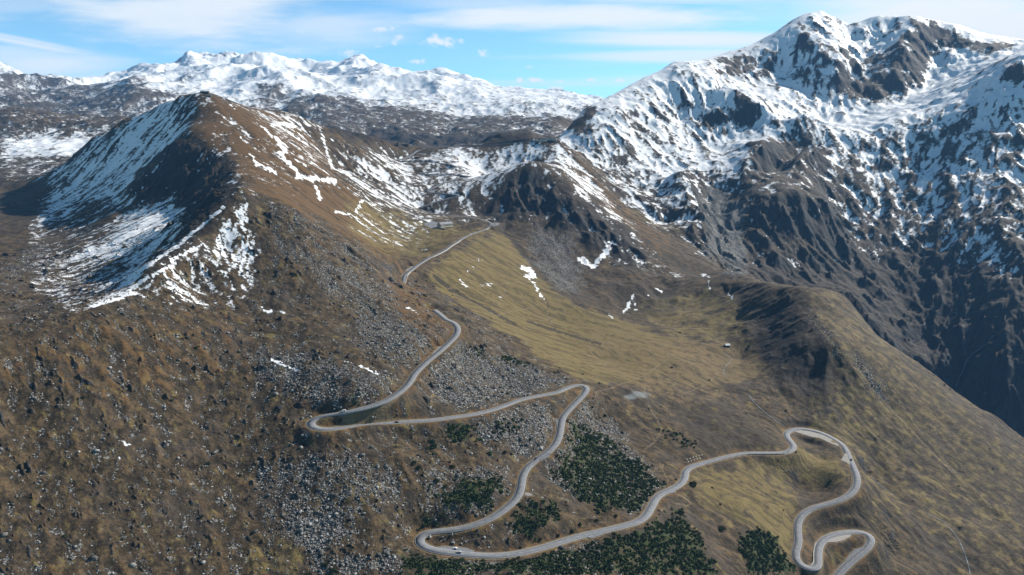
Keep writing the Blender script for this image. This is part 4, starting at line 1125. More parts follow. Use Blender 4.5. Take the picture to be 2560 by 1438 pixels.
M_ground = terrain_material()
YCUT = np.interp(A_ax, [-1.0] + [dir_at(p, 500)[0] for p in (480, 620, 1385, 1400, 1500, 1580, 1690, 1750, 1850, 1950, 2300, 2560)] + [1.0],
                 [3500, 3500, 2750, 2650, 2460, 2350, 2190, 2010, 1880, 1720, 1650, 1640, 1560, 1450])
a_split = dir_at(1397, 343)[0]
cell_near = YG[:-1, :-1] < YCUT[None, :-1]
cell_right = ~cell_near & (A_ax[None, :-1] > a_split) & (YG[:-1, :-1] < np.interp(A_ax, [dir_at(p, 300)[0] for p in (1400, 1440, 1480, 1540, 1690, 1990, 2560)], [2700, 2800, 2950, 3150, 3650, 4250, 4250])[None, :-1])
cell_far = ~cell_near & ~cell_right
VID = np.arange(NR * NA, dtype=np.int32).reshape(NR, NA)
COORD = np.stack([XG, YG, Z], -1).reshape(-1, 3)
ATT = {'cover': cover.reshape(-1, 4), 'tint': tintm.reshape(-1, 4), 'extra': extra.reshape(-1, 4)}


def sheet(name, cells):
    k, i = np.nonzero(cells)
    q = np.stack([VID[k, i], VID[k, i + 1], VID[k + 1, i + 1], VID[k + 1, i]], 1)
    used = np.unique(q)
    remap = np.zeros(NR * NA, np.int32)
    remap[used] = np.arange(len(used), dtype=np.int32)
    me = mesh_np(name, COORD[used], remap[q], smooth=True)
    for nm, arr in ATT.items():
        at = me.attributes.new(nm, 'FLOAT_COLOR', 'POINT')
        at.data.foreach_set('color', np.ascontiguousarray(arr[used], dtype=np.float32).ravel())
    o = link(name, me, None, M_ground)
    tag(o, kind='structure')
    return o


o_ground = sheet('terrain', cell_near)
o_right = sheet('mountain', cell_right)
o_far = sheet('mountain_range', cell_far)
# ------------------------------------------------------------------ roads
M_asphalt = simple_mat('asphalt', (0.120, 0.128, 0.142), 0.85, 0, 0.14, 0.25)
M_line = simple_mat('road_paint', (0.42, 0.42, 0.41), 0.6, 0, 0.08, 0.5)
M_gravel = simple_mat('gravel', (0.21, 0.20, 0.185), 0.95, 0, 0.15, 0.4)
M_concrete = simple_mat('concrete', (0.30, 0.285, 0.255), 0.9, 0, 0.2, 0.5)
M_stonewall = simple_mat('wall_stone', (0.10, 0.095, 0.085), 0.9, 0, 0.4, 0.6)


def frame(C):
    T = np.gradient(C, axis=0)
    T[:, 2] = 0
    T /= np.linalg.norm(T, axis=1)[:, None] + 1e-9
    return T, np.stack([T[:, 1], -T[:, 0], np.zeros(len(T))], 1)        # tangent, right-hand side


def strip(C, o0, o1, z_top, z_bot=None):
    """verts, faces of a band along C between two side offsets; with z_bot also its flanks"""
    T, Rr = frame(C)
    n_ = len(C)
    up_ = np.array([0, 0, 1.0])
    rows = [C + Rr * o0 + up_ * z_top, C + Rr * o1 + up_ * z_top]
    if z_bot is not None:
        rows = [C + Rr * o0 + up_ * z_bot] + rows + [C + Rr * o1 + up_ * z_bot]
    k = len(rows)
    V = np.stack(rows, 1).reshape(-1, 3)
    F = []
    for i in range(n_ - 1):
        for j in range(k - 1):
            F.append((i * k + j, i * k + j + 1, (i + 1) * k + j + 1, (i + 1) * k + j))
    return V, np.array(F)


def join(parts):
    V, F, o = [], [], 0
    for v, f in parts:
        V.append(v)
        F.append(np.asarray(f) + o)
        o += len(v)
    return np.vstack(V), np.vstack(F)


def dashes(C, off, w, on, gap, z):
    s = np.concatenate([[0], np.cumsum(np.linalg.norm(np.diff(C, axis=0), axis=1))])
    T, Rr = frame(C)
    out = []
    p = 2.0
    while p + on < s[-1]:
        q = np.linspace(p, p + on, 4)
        c = np.stack([np.interp(q, s, C[:, k]) + off * np.interp(q, s, Rr[:, k]) for k in range(3)], 1)
        out.append(strip(c, -w / 2, w / 2, z))
        p += on + gap
    return join(out)


def road(C, half, centre, depth=1.6):
    V, F = strip(C, -half, half, 0.0, -depth)
    o = tag(link('road', mesh_np('road', V, F), None, M_asphalt), kind='structure')
    for sgn in (-1, 1):
        V, F = strip(C, sgn * (half - 0.35) - 0.1, sgn * (half - 0.35) + 0.1, 0.02)
        link('edge_line', mesh_np('edge_line', V, F), o, M_line)
    if centre:
        V, F = dashes(C, 0.0, 0.14, 4.5, 6.0, 0.02)
        link('centre_line', mesh_np('centre_line', V, F), o, M_line)
    return o


road(RL, 4.2, True)
kU = int(np.argmax(RU[:, 1] > 1850))
road(RU[:kU + 1], 4.0, False)
RU2 = RU[kU:].copy()
RU2[:, 2] += 1.8 * np.clip(np.arange(len(RU2)) / 20.0, 0, 1)
road(RU2, 5.2, False, 4.5)
for kind, P in LB:
    nq = len(P)
    c = P.mean(0)
    bm = bmesh.new()
    vs = [bm.verts.new(p) for p in P]
    f = bm.faces.new(vs)
    if f.normal.z < 0:
        f.normal_flip()
    ext = bmesh.ops.extrude_face_region(bm, geom=[f])
    for e in ext['geom']:
        if isinstance(e, bmesh.types.BMVert):
            e.co.z -= 0.6
    bmesh.ops.triangulate(bm, faces=bm.faces[:])
    bmesh.ops.recalc_face_normals(bm, faces=bm.faces[:])
    me = bpy.data.meshes.new('layby')
    bm.to_mesh(me)
    bm.free()
    tag(link('layby', me, None, M_gravel if kind == 'gravel' else M_asphalt), kind='structure')


# ------------------------------------------------------------------ streams
M_water = simple_mat('white_water', (0.13, 0.15, 0.165), 0.7, 0, 0.6, 0.3, 0.15)


def stream(pts, width, lift=0.25):
    pp = np.array(pts, float)
    s = np.concatenate([[0], np.cumsum(np.hypot(*np.diff(pp, axis=0).T))])
    q = np.arange(0, s[-1], 2.5)
    H = [hitz(np.interp(v, s, pp[:, 0]), np.interp(v, s, pp[:, 1])) for v in q]
    C = np.array([h for h in H if h is not None])
    C = smooth_line(C, 2)
    T, Rr = frame(C)
    rows = []
    for k, o in enumerate((-0.5, -0.25, 0, 0.25, 0.5)):
        wv = 0.42 * width * (0.95 + 0.14 * np.sin(np.arange(len(C)) * 0.5) + 0.10 * np.sin(np.arange(len(C)) * 1.3 + 1))
        p = C + Rr * (o * wv)[:, None]
        p[:, 2] = ground(p[:, 0], p[:, 1]) + lift - 0.3 * abs(o)
        rows.append(p)
    zs = np.stack([r_[:, 2] for r_ in rows], 1)
    zs[1:-1] = np.maximum(zs[1:-1], 0.5 * (zs[:-2] + zs[2:]))
    for k, r_ in enumerate(rows):
        r_[:, 2] = np.maximum(zs[:, k], zs.mean(1))
    V = np.stack(rows, 1).reshape(-1, 3)
    F = [(i * 5 + j, i * 5 + j + 1, (i + 1) * 5 + j + 1, (i + 1) * 5 + j) for i in range(len(C) - 1) for j in range(4)]
    tag(link('stream', mesh_np('stream', V, np.array(F), True), None, M_water), kind='structure')


stream([(1812, 882), (1822, 890), (1830, 898), (1826, 906), (1815, 914), (1809, 924), (1810, 935), (1818, 943)], 2.6)
stream([(1874, 990), (1882, 1003), (1895, 1016), (1910, 1030), (1930, 1046), (1950, 1060), (1964, 1068)], 2.6, 0.6)
stream([(2176, 1191), (2190, 1205), (2212, 1222), (2236, 1240)], 1.9, 0.6)
stream([(2312, 1283), (2335, 1292), (2360, 1306), (2380, 1328), (2398, 1352), (2410, 1380), (2420, 1410), (2426, 1437)], 2.4, 0.6)
stream([(2484, 838), (2470, 856), (2450, 872), (2428, 888), (2416, 905), (2408, 925), (2396, 950), (2390, 966)], 2.6, 0.8)
stream([(2422, 540), (2405, 590), (2386, 640), (2390, 690), (2408, 735), (2414, 790), (2405, 840), (2414, 890)], 1.8, 0.8)
stream([(2330, 780), (2300, 830), (2318, 870), (2330, 910)], 1.1, 0.8)

# ------------------------------------------------------------------ walls along the road
PXL = PXR[:len(RL)]
PYL = PYR[:len(RL)]
PXU, PYU = PXR[len(RL):], PYR[len(RL):]


def wall_mesh(C, off, thick, top, depth):
    V, F = strip(C, off - thick / 2, off + thick / 2, top, -depth)
    V2, F2 = strip(C, off + thick / 2, off - thick / 2, -depth)
    V, F = join([(V, F), (V2, F2)])
    n_ = len(C)
    F = np.vstack([F, [(0, 1, 2, 3), (n_ * 4 - 1, n_ * 4 - 2, n_ * 4 - 3, n_ * 4 - 4)]])
    return V, F


def box(cx, cy, cz, sx, sy, sz, rz=0.0):
    """verts, faces of a box whose base centre is (cx, cy, cz)"""
    c, s = math.cos(rz), math.sin(rz)
    V = []
    for z in (0, sz):
        for x, y in ((-sx / 2, -sy / 2), (sx / 2, -sy / 2), (sx / 2, sy / 2), (-sx / 2, sy / 2)):
            V.append((cx + x * c - y * s, cy + x * s + y * c, cz + z))
    return np.array(V), np.array([(0, 3, 2, 1), (4, 5, 6, 7), (0, 1, 5, 4), (1, 2, 6, 5), (2, 3, 7, 6), (3, 0, 4, 7)])


def road_wall(C, sel, side, label, cat, mat, name, half=4.2, top=0.75, depth=6.0, ribs=0.0, thick=0.5):
    C = C[sel]
    base = C[len(C) // 2]
    root = tag(empty(name, base), label, cat)
    V, F = wall_mesh(C, side * (half + thick / 2 + 0.01), thick, top, depth)
    link('wall_face', mesh_np('wall_face', V - base, F), root, mat)
    if ribs > 0:
        T, Rr = frame(C)
        s = np.concatenate([[0], np.cumsum(np.linalg.norm(np.diff(C, axis=0), axis=1))])
        for p in np.arange(ribs / 2, s[-1], ribs):
            k = int(np.searchsorted(s, p))
            q = C[k] + Rr[k] * side * (half + thick + 0.62)
            V, F = box(q[0], q[1], q[2] - depth, 0.7, 1.2, depth - 0.15, math.atan2(T[k, 1], T[k, 0]))
            link('buttress', mesh_np('buttress', V - base, F), root, M_concrete)
    else:
        V, F = strip(C, side * (half + thick / 2 + 0.01) - thick * 0.7, side * (half + thick / 2 + 0.01) + thick * 0.7, top + 0.16, top + 0.003)
        link('coping', mesh_np('coping', V - base, F), root, M_concrete)
    return root


iL = np.arange(len(RL))
road_wall(RL, (iL > len(RL) * 0.5) & (PXL > 1757) & (PXL < 1957) & (PYL > 1128) & (PYL < 1160), 1, 'dark retaining wall with pale buttresses under the road above the grassy hollow', 'retaining wall', M_stonewall, 'retaining_wall', depth=5.5, ribs=11.0)
road_wall(RL, (PXL > 2036) & (PXL < 2052) & (PYL > 1340) & (PYL < 1424), -1, 'low wall along the inner edge of the lowest bend near the bottom right', 'retaining wall', M_stonewall, 'retaining_wall', depth=4.0)
iU = np.arange(len(RU))
road_wall(RU, (iU < len(RU) * 0.4) & (PXU > 1210) & (PYU < 576) & (PYU > 559), 1, 'pale concrete wall holding up the sharp bend below the long roadside inn', 'retaining wall', M_concrete, 'retaining_wall', half=4.0, depth=8.0)
road_wall(RU, (iU < len(RU) * 0.4) & (PXU > 1078) & (PXU < 1150) & (PYU > 600), 1, 'long pale wall along the lower edge of the straight road above the meadow', 'retaining wall', M_concrete, 'retaining_wall', half=4.0, depth=3.0)
road_wall(RU, (iU < len(RU) * 0.4) & (PXU < 1022) & (PYU > 676), 1, 'short curved pale wall where the upper road vanishes behind the rocky slope', 'retaining wall', M_concrete, 'retaining_wall', half=4.0, depth=2.5)

# ------------------------------------------------------------------ buildings
M_plaster = simple_mat('plaster', (0.36, 0.32, 0.25), 0.9, 0, 0.1, 1.0)
M_roof = simple_mat('roof_sheet', (0.16, 0.165, 0.175), 0.5, 0, 0.12, 0.8)
M_wood = simple_mat('dark_wood', (0.035, 0.026, 0.02), 0.85, 0, 0.3, 2.0)
M_glass = simple_mat('window_glass', (0.02, 0.026, 0.032), 0.08, 0, 0.1, 1.0, 0.8)
M_white = simple_mat('pale_metal_roof', (0.62, 0.63, 0.64), 0.45, 0, 0.06, 1.0)


def gable_house(name, label, cat, px, py, L, Wd, h, rh, rz, wall, roof, wins=8, door=True, chimney=True, sink=1.0):
    g = hitz(px, py)
    root = tag(empty(name, g, rz), label, cat)
    V, F = box(0, 0, -sink, L, Wd, h + sink)
    gab = np.array([(-L / 2, -Wd / 2, h), (-L / 2, Wd / 2, h), (-L / 2, 0, h + rh), (L / 2, -Wd / 2, h), (L / 2, Wd / 2, h), (L / 2, 0, h + rh)])
    me = bpy.data.meshes.new('wall')
    me.from_pydata([tuple(v) for v in V] + [tuple(v) for v in gab], [], [tuple(f) for f in F] + [(8, 10, 9), (11, 12, 13)])
    link('wall', me, root, wall)
    ov, th = 0.6, 0.28
    W2 = Wd / 2 + ov
    dz_ = rh * ov / (Wd / 2)
    rv = []
    for x in (-L / 2 - ov, L / 2 + ov):
        rv += [(x, -W2, h - dz_ + 0.02), (x, 0, h + rh + 0.02), (x, W2, h - dz_ + 0.02), (x, -W2, h - dz_ + th), (x, 0, h + rh + th), (x, W2, h - dz_ + th)]
    rf = [(0, 6, 7, 1), (1, 7, 8, 2), (3, 4, 10, 9), (4, 5, 11, 10), (0, 1, 4, 3), (1, 2, 5, 4), (6, 9, 10, 7), (7, 10, 11, 8), (0, 3, 9, 6), (2, 8, 11, 5)]
    me = bpy.data.meshes.new('roof')
    me.from_pydata(rv, [], rf)
    ro = link('roof', me, root, roof)
    if chimney:
        V, F = box(L * 0.22, 1.2, h + rh * 0.55, 1.0, 1.0, rh * 0.45 + 1.6)
        link('chimney', mesh_np('chimney', V, F), ro, wall)
    for k in range(wins):
        x = -L / 2 + L * (k + 0.7) / (wins + 0.4)
        V, F = box(x, -Wd / 2 - 0.02, h * 0.30, L / wins * 0.55, 0.12, h * 0.48)
        fr = link('window', mesh_np('window', V, F), root, wall if wall is not M_wood else M_plaster)
        V, F = box(x, -Wd / 2 - 0.09, h * 0.30 + 0.12, L / wins * 0.55 - 0.24, 0.06, h * 0.48 - 0.24)
        link('pane', mesh_np('pane', V, F), fr, M_glass)
    if door:
        V, F = box(-L / 2 - 0.03, Wd * 0.18, 0, 0.12, 1.4, min(2.3, h * 0.75))
        link('door', mesh_np('door', V, F), root, M_wood)
    return root


gable_house('mountain_inn', 'long low inn with grey gable roof and tall windows beside the upper road', 'inn', 1113, 567, 40, 13, 7.0, 4.4, 0.85, M_plaster, M_roof, wins=10)
gable_house('alpine_hut', 'lone small hut with bright pale roof on the edge of the valley floor', 'hut', 1818, 866, 7.5, 6, 2.6, 2.2, 0.1, M_wood, M_white, wins=2, chimney=False)
gable_house('summit_lodge', 'dark flat lodge on the brown summit of the left ridge', 'lodge', 512, 233, 20, 8, 3.6, 1.0, 0.0, M_wood, M_wood, wins=5, chimney=False)
gable_house('summit_hut', 'small grey hut just below the dark lodge on the summit', 'hut', 523, 241, 12, 6, 2.2, 0.7, -0.05, M_stonewall, M_roof, wins=3, chimney=False)
gable_house('pass_hut', 'narrow dark tower-like hut on the far pass road', 'hut', 994, 364, 6.5, 6, 8, 1.5, 0.0, M_wood, M_wood, wins=1, chimney=False)
gable_house('pass_shelter', 'long low dark shelter beside the narrow hut on the far pass road', 'shelter', 1012, 364, 26, 7, 4, 1.2, 0.0, M_wood, M_wood, wins=5, chimney=False)
gable_house('road_garage', 'dark garage with pale roof between the snowy upper bends', 'garage', 1041, 395, 14, 9, 4.2, 0.8, 0.05, M_wood, M_concrete, wins=3, chimney=False)
# viewpoint terrace of pale stone on the pass
g0, g1 = hitz(1352, 352), hitz(1391, 352)
root = tag(empty('viewpoint_wall', (g0 + g1) / 2), 'broad pale stone terrace wall at the end of the far pass road', 'terrace wall')
dd = g1 - g0
Lw, rzw = float(np.hypot(dd[0], dd[1])), math.atan2(dd[1], dd[0])
zb = min(g0[2], g1[2]) - (g0[2] + g1[2]) / 2 - 3
V, F = box(0, 0, zb, Lw, 3.0, 11.0, rzw)
link('wall_face', mesh_np('wall_face', V, F), root, M_concrete)
V, F = box(0, 0, zb + 11.003, Lw + 0.6, 3.5, 0.5, rzw)
link('coping', mesh_np('coping', V, F), root, M_concrete)
V, F = box(-Lw * 0.62, -4, zb, Lw * 1.1, 2.0, 5.5, rzw)
link('parapet', mesh_np('parapet', V, F), root, M_concrete)
# terrace under the inn
g = hitz(1101, 573)
root = tag(empty('terrace_wall', g, 0.12), 'dark curved terrace wall on the slope in front of the long inn', 'terrace wall')
V, F = box(0, 0, -1.5, 24, 1.2, 4.0)
link('wall_face', mesh_np('wall_face', V, F), root, M_stonewall)
V, F = box(0, 0, 2.503, 24.3, 1.5, 0.25)
link('coping', mesh_np('coping', V, F), root, M_concrete)

# ------------------------------------------------------------------ snow barriers on the bank
M_rail = simple_mat('weathered_timber', (0.30, 0.26, 0.21), 0.85, 0, 0.2, 2.0)
for (p0, p1, nb, lab) in [((1713, 1153), (1757, 1139), 6, 'upper row of pale timber snow barriers on the bank above the road'), ((1716, 1159), (1752, 1148), 5, 'lower row of pale timber snow barriers right above the road')]:
    q0, q1 = hitz(*p0), hitz(*p1)
    mid = (q0 + q1) / 2
    root = tag(empty('snow_barrier', mid), lab, 'snow barrier')
    for k in range(nb):
        f = (k + 0.5) / nb
        c = q0 * (1 - f) + q1 * f
        zc = float(ground(c[0], c[1]))
        rz = math.atan2(q1[1] - q0[1], q1[0] - q0[0])
        Ln = np.linalg.norm(q1 - q0) / nb * 0.72
        for zz_ in (0.5, 1.1, 1.7):
            V, F = box(c[0], c[1], zc + zz_, Ln, 0.22, 0.34, rz)
            link('rail', mesh_np('rail', V - mid, F), root, M_rail)
        for sx in (-0.4, 0.4):
            V, F = box(c[0] + math.cos(rz) * sx * Ln + 0.0, c[1] + math.sin(rz) * sx * Ln + 0.26, zc - 0.6, 0.25, 0.25, 2.9, rz)
            link('post', mesh_np('post', V - mid, F), root, M_rail)

# ------------------------------------------------------------------ cars
M_tyre = simple_mat('tyre', (0.012, 0.012, 0.012), 0.9, 0, 0.1, 4)
M_rim = simple_mat('rim', (0.35, 0.35, 0.36), 0.35, 0.8, 0.05, 4)
M_head = simple_mat('headlight_glass', (0.6, 0.6, 0.58), 0.15, 0, 0.05, 4, 0.6)
M_tail = simple_mat('tail_light', (0.25, 0.01, 0.01), 0.3, 0, 0.05, 4)
PAINT = {}


def paint(nm, col):
    if nm not in PAINT:
        PAINT[nm] = simple_mat('paint_' + nm, col, 0.28, 0.0, 0.03, 0.3, 0.6)
    return PAINT[nm]


PROFILES = {  # side view: (x, z) of the body, and of the glass house (lower front, upper front, upper rear, lower rear)
    'estate': ([(2.25, .35), (2.28, .62), (2.1, .82), (1.15, .98), (0.5, 1.42), (-1.75, 1.45), (-2.2, 1.0), (-2.25, .4)], [(1.08, 1.0), (0.5, 1.38), (-1.7, 1.41), (-2.1, 1.02)], 1.82),
    'hatch': ([(2.0, .35), (2.04, .62), (1.85, .82), (1.0, .98), (0.35, 1.42), (-1.3, 1.42), (-1.95, .98), (-2.0, .4)], [(0.93, 1.0), (0.35, 1.38), (-1.27, 1.38), (-1.83, 1.0)], 1.75),
    'van': ([(2.5, .35), (2.54, .8), (2.3, 1.12), (1.7, 1.9), (1.4, 1.98), (-2.4, 1.98), (-2.5, 1.1), (-2.5, .4)], [(2.18, 1.2), (1.68, 1.84), (-2.3, 1.88), (-2.42, 1.2)], 1.95),
}


def make_car(kind, pm):
    prof, gl, wd = PROFILES[kind]
    root = empty('parked_car' if False else 'car', (0, 0, 0))
    bm = bmesh.new()
    rings = []
    for y, ins in ((-wd / 2, 0.0), (wd / 2, 0.0)):
        rings.append([bm.verts.new((x, y * (0.80 if z > 1.3 else 1.0), z)) for x, z in prof])
    nn = len(prof)
    for i in range(nn):
        bm.faces.new((rings[0][i], rings[0][(i + 1) % nn], rings[1][(i + 1) % nn], rings[1][i]))
    bm.faces.new(rings[0][::-1])
    bm.faces.new(rings[1])
    bmesh.ops.recalc_face_normals(bm, faces=bm.faces[:])
    bmesh.ops.bevel(bm, geom=bm.edges[:], offset=0.06, segments=2, affect='EDGES')
    me = bpy.data.meshes.new('body')
    bm.to_mesh(me)
    bm.free()
    link('body', me, root, pm)
    (xf0, zf0), (xf1, zf1), (xr1, zr1), (xr0, zr0) = gl
    e = 0.045
    hw0, hw1 = wd / 2, wd / 2 * 0.80
    for sgn in (-1, 1):
        def yy(z):
            return sgn * ((hw0 + (hw1 - hw0) * max(0, min(1, (z - 0.98) / 0.42))) + 0.03)
        q = [(xf0 - .12, yy(zf0) , zf0 + .03), (xf1 - .05, yy(zf1), zf1 - .05), (xr1 + .1, yy(zr1), zr1 - .05), (xr0 + .12, yy(zr0), zr0 + .03)]
        q2 = [(x, y - sgn * 0.05, z) for x, y, z in q]
        me = bpy.data.meshes.new('side_window')
        me.from_pydata(q + q2, [], [(0, 1, 2, 3), (7, 6, 5, 4), (0, 4, 5, 1), (1, 5, 6, 2), (2, 6, 7, 3), (3, 7, 4, 0)])
        link('side_window', me, root, M_glass)
    for nm, (xa, za), (xb, zb_) in (('windscreen', gl[0], gl[1]), ('rear_window', gl[3], gl[2])):
        s = 1 if nm == 'windscreen' else -1
        q = [(xa + s * .09, -hw0 * .86, za), (xa + s * .09, hw0 * .86, za), (xb + s * .09, hw1 * .88, zb_ - .04), (xb + s * .09, -hw1 * .88, zb_ - .04)]
        q2 = [(x - s * .06, y, z - .02) for x, y, z in q]
        me = bpy.data.meshes.new(nm)
        me.from_pydata(q + q2, [], [(0, 1, 2, 3), (7, 6, 5, 4), (0, 4, 5, 1), (1, 5, 6, 2), (2, 6, 7, 3), (3, 7, 4, 0)])
        link(nm, me, root, M_glass)
    xw = prof[0][0] * 0.62

    def cyl(nm, r, w, x, y, par, mat):
        bm = bmesh.new()
        bmesh.ops.create_cone(bm, cap_ends=True, segments=16, radius1=r, radius2=r, depth=w)
        bmesh.ops.rotate(bm, verts=bm.verts, matrix=Matrix.Rotation(R(90), 3, 'X'))
        bmesh.ops.translate(bm, verts=bm.verts, vec=(x, y, 0.33))
        me = bpy.data.meshes.new(nm)
        bm.to_mesh(me)
        bm.free()
        return link(nm, me, par, mat)
    for sx in (-1, 1):
        for sy in (-1, 1):
            t = cyl('wheel', 0.33, 0.24, sx * xw, sy * (wd / 2 - .08), root, M_tyre)
            cyl('rim', 0.2, 0.05, sx * xw, sy * (wd / 2 + .05), t, M_rim)
    for sy in (-1, 1):
        V, F = box(prof[1][0] - .04, sy * wd * .36, .62, .14, .36, .16)
        link('headlight', mesh_np('headlight', V, F), root, M_head)
        V, F = box(prof[-1][0] - .03, sy * wd * .40, .78, .14, .2, .2)
        link('tail_light', mesh_np('tail_light', V, F), root, M_tail)
    return root


def on_road(C, k, off, flip):
    T, Rr = frame(C)
    p = C[k] + Rr[k] * off
    d = T[k] * (-1 if flip else 1)
    return (p[0], p[1], p[2] + 0.02), math.atan2(d[1], d[0]), math.atan2((C[min(k + 2, len(C) - 1)][2] - C[max(k - 2, 0)][2]) * (-1 if flip else 1), np.linalg.norm(C[min(k + 2, len(C) - 1)][:2] - C[max(k - 2, 0)][:2]))


def put_car(kind, pm, name, label, cat, loc, rz, pitch=0.0, group=None):
    o = make_car(kind, pm)
    o.name = name
    o.location = loc
    o.rotation_euler = (0, -pitch, rz)
    return tag(o, label, cat, group)


def near_idx(PXa, PYa, px, py):
    return int(np.argmin(np.hypot(PXa - px, PYa - py)))


WHITE, SILVER, BLACK, BLUEG = paint('white', (0.62, 0.63, 0.64)), paint('silver', (0.33, 0.36, 0.39)), paint('black', (0.012, 0.013, 0.015)), paint('dark_blue', (0.012, 0.022, 0.04))
for (C, PXa, PYa, px, py, off, flip, kind, pm, name, label, cat) in [
        (RL, PXL, PYL, 1149, 1384, -1.4, True, 'estate', SILVER, 'car', 'silver estate car driving past the lay-by in the bottom hairpin', 'car'),
        (RL, PXL, PYL, 858, 1031, 1.7, False, 'van', WHITE, 'van', 'white van driving towards the hairpin on the left', 'van'),
        (RL, PXL, PYL, 989, 1056, 1.7, False, 'hatch', BLACK, 'car', 'black car on the level stretch right of the left hairpin', 'car'),
        (RL, PXL, PYL, 1344, 1149, 1.7, False, 'hatch', BLUEG, 'car', 'dark blue car on the winding stretch between the green scrub', 'car'),
        (RL, PXL, PYL, 2124, 1149, -1.7, True, 'hatch', BLACK, 'car', 'dark car on the right-hand bend beside the grassy knoll', 'car'),
        (RU, PXU, PYU, 1175, 587, 1.6, True, 'van', WHITE, 'van', 'white van on the straight road below the inn', 'van'),
        (RU, PXU, PYU, 1141, 606, -1.6, False, 'hatch', WHITE, 'car', 'small white car on the road above the meadow', 'car')]:
    loc, rz, pt = on_road(C, near_idx(PXa, PYa, px, py), off, flip)
    put_car(kind, pm, name, label, cat, loc, rz, pt)
pc = LB[0][1].mean(0)
put_car('hatch', WHITE, 'parked_car', 'white car parked in the lay-by of the bottom hairpin', 'car', (pc[0] - 1.5, pc[1] + 0.6, pc[2] + 0.02), R(172))
for (px, py, rz, pm, lab) in [(1071, 562, 0.3, BLACK, 'dark car parked left on the inn car park'), (1089, 560, 1.2, BLUEG, 'dark car parked close to the left end of the inn'), (1238, 561, 0.4, BLACK, 'dark car parked on the pull-off outside the sharp bend')]:
    g = hitz(px, py)
    if g is not None:
        put_car('hatch', pm, 'parked_car', lab, 'car', (g[0], g[1], g[2] + 0.05), rz)

# ------------------------------------------------------------------ motorcycles with riders
M_leather = simple_mat('black_leather', (0.014, 0.014, 0.016), 0.6, 0, 0.1, 5)
M_helmet = simple_mat('helmet', (0.05, 0.05, 0.055), 0.25, 0, 0.1, 5, 0.6)


def skin_body(name, joints, edges, mat):
    me = bpy.data.meshes.new(name)
    me.from_pydata([j[:3] for j in joints], edges, [])
    o = link(name, me, None, mat)
    mo = o.modifiers.new('skin', 'SKIN')
    for i, j in enumerate(joints):
        me.skin_vertices[0].data[i].radius = (j[3], j[3])
    me.skin_vertices[0].data[0].use_root = True
    ss = o.modifiers.new('smooth', 'SUBSURF')
    ss.levels = ss.render_levels = 1
    return o


def torus(nm, Rr_, r_, x, z, par, mat):
    V, F = [], []
    for i in range(18):
        a = i / 18 * 2 * math.pi
        for j in range(8):
            b = j / 8 * 2 * math.pi
            V.append((x + (Rr_ + r_ * math.cos(b)) * math.cos(a), r_ * math.sin(b), z + (Rr_ + r_ * math.cos(b)) * math.sin(a)))
            F.append((i * 8 + j, ((i + 1) % 18) * 8 + j, ((i + 1) % 18) * 8 + (j + 1) % 8, i * 8 + (j + 1) % 8))
    return link(nm, mesh_np(nm, V, np.array(F), True), par, mat)


for (dk_, off, lab, plab) in [(0, 1.6, 'dark motorcycle leading the pair before the tight right-hand bend', 'rider in black leathers and helmet on the leading motorcycle'), (2, 1.2, 'dark motorcycle following close behind the other before the bend', 'rider in black leathers and helmet on the following motorcycle')]:
    loc, rz, pt = on_road(RL, near_idx(PXL, PYL, 1965, 1131) + dk_, off, True)
    bk = tag(empty('motorcycle', loc, rz), lab, 'motorcycle', 'pair of motorcycles')
    for x in (-0.72, 0.74):
        torus('wheel', 0.26, 0.065, x, 0.325, bk, M_tyre)
    bm = bmesh.new()
    for (x, z, sx, sz, sy) in ((0.15, 0.86, 0.62, 0.26, 0.3), (-0.1, 0.5, 0.6, 0.4, 0.34), (-0.45, 0.80, 0.7, 0.14, 0.26), (0.62, 0.9, 0.3, 0.35, 0.34)):
        r_ = bmesh.ops.create_icosphere(bm, subdivisions=2, radius=0.5)
        bmesh.ops.scale(bm, verts=r_['verts'], vec=(sx, sy, sz))
        bmesh.ops.translate(bm, verts=r_['verts'], vec=(x, 0, z))
    me = bpy.data.meshes.new('body')
    bm.to_mesh(me)
    bm.free()
    link('body', me, bk, BLACK)
    V, F = box(0.52, 0, 1.03, 0.06, 0.74, 0.06)
    link('handlebar', mesh_np('handlebar', V, F), bk, M_rim)
    J = [(-0.35, 0, .93, .16), (-0.25, 0, 1.15, .17), (-0.08, 0, 1.42, .18), (-0.02, 0, 1.52, .07), (0.02, 0, 1.66, .12), (0.03, 0, 1.72, .11),
         (-0.05, .2, 1.40, .07), (0.15, .3, 1.2, .055), (0.48, .32, 1.10, .045), (-0.05, -.2, 1.40, .07), (0.15, -.3, 1.2, .055), (0.48, -.32, 1.10, .045),
         (-0.3, .12, .90, .11), (0.05, .24, .82, .085), (-0.12, .22, .42, .06), (0.06, .22, .36, .05), (-0.3, -.12, .90, .11), (0.05, -.24, .82, .085), (-0.12, -.22, .42, .06), (0.06, -.22, .36, .05)]
    pe = skin_body('person', J, [(0, 1), (1, 2), (2, 3), (3, 4), (4, 5), (2, 6), (6, 7), (7, 8), (2, 9), (9, 10), (10, 11), (0, 12), (12, 13), (13, 14), (14, 15), (0, 16), (16, 17), (17, 18), (18, 19)], M_leather)
    pe.location = loc
    pe.rotation_euler = (0, 0, rz)
    tag(pe, plab, 'person', 'motorcycle riders')
    bm = bmesh.new()
    bmesh.ops.create_icosphere(bm, subdivisions=2, radius=0.155)
    bmesh.ops.translate(bm, verts=bm.verts, vec=(0.03, 0, 1.70))
    me = bpy.data.meshes.new('helmet')
    bm.to_mesh(me)
    bm.free()
    link('helmet', me, pe, M_helmet)

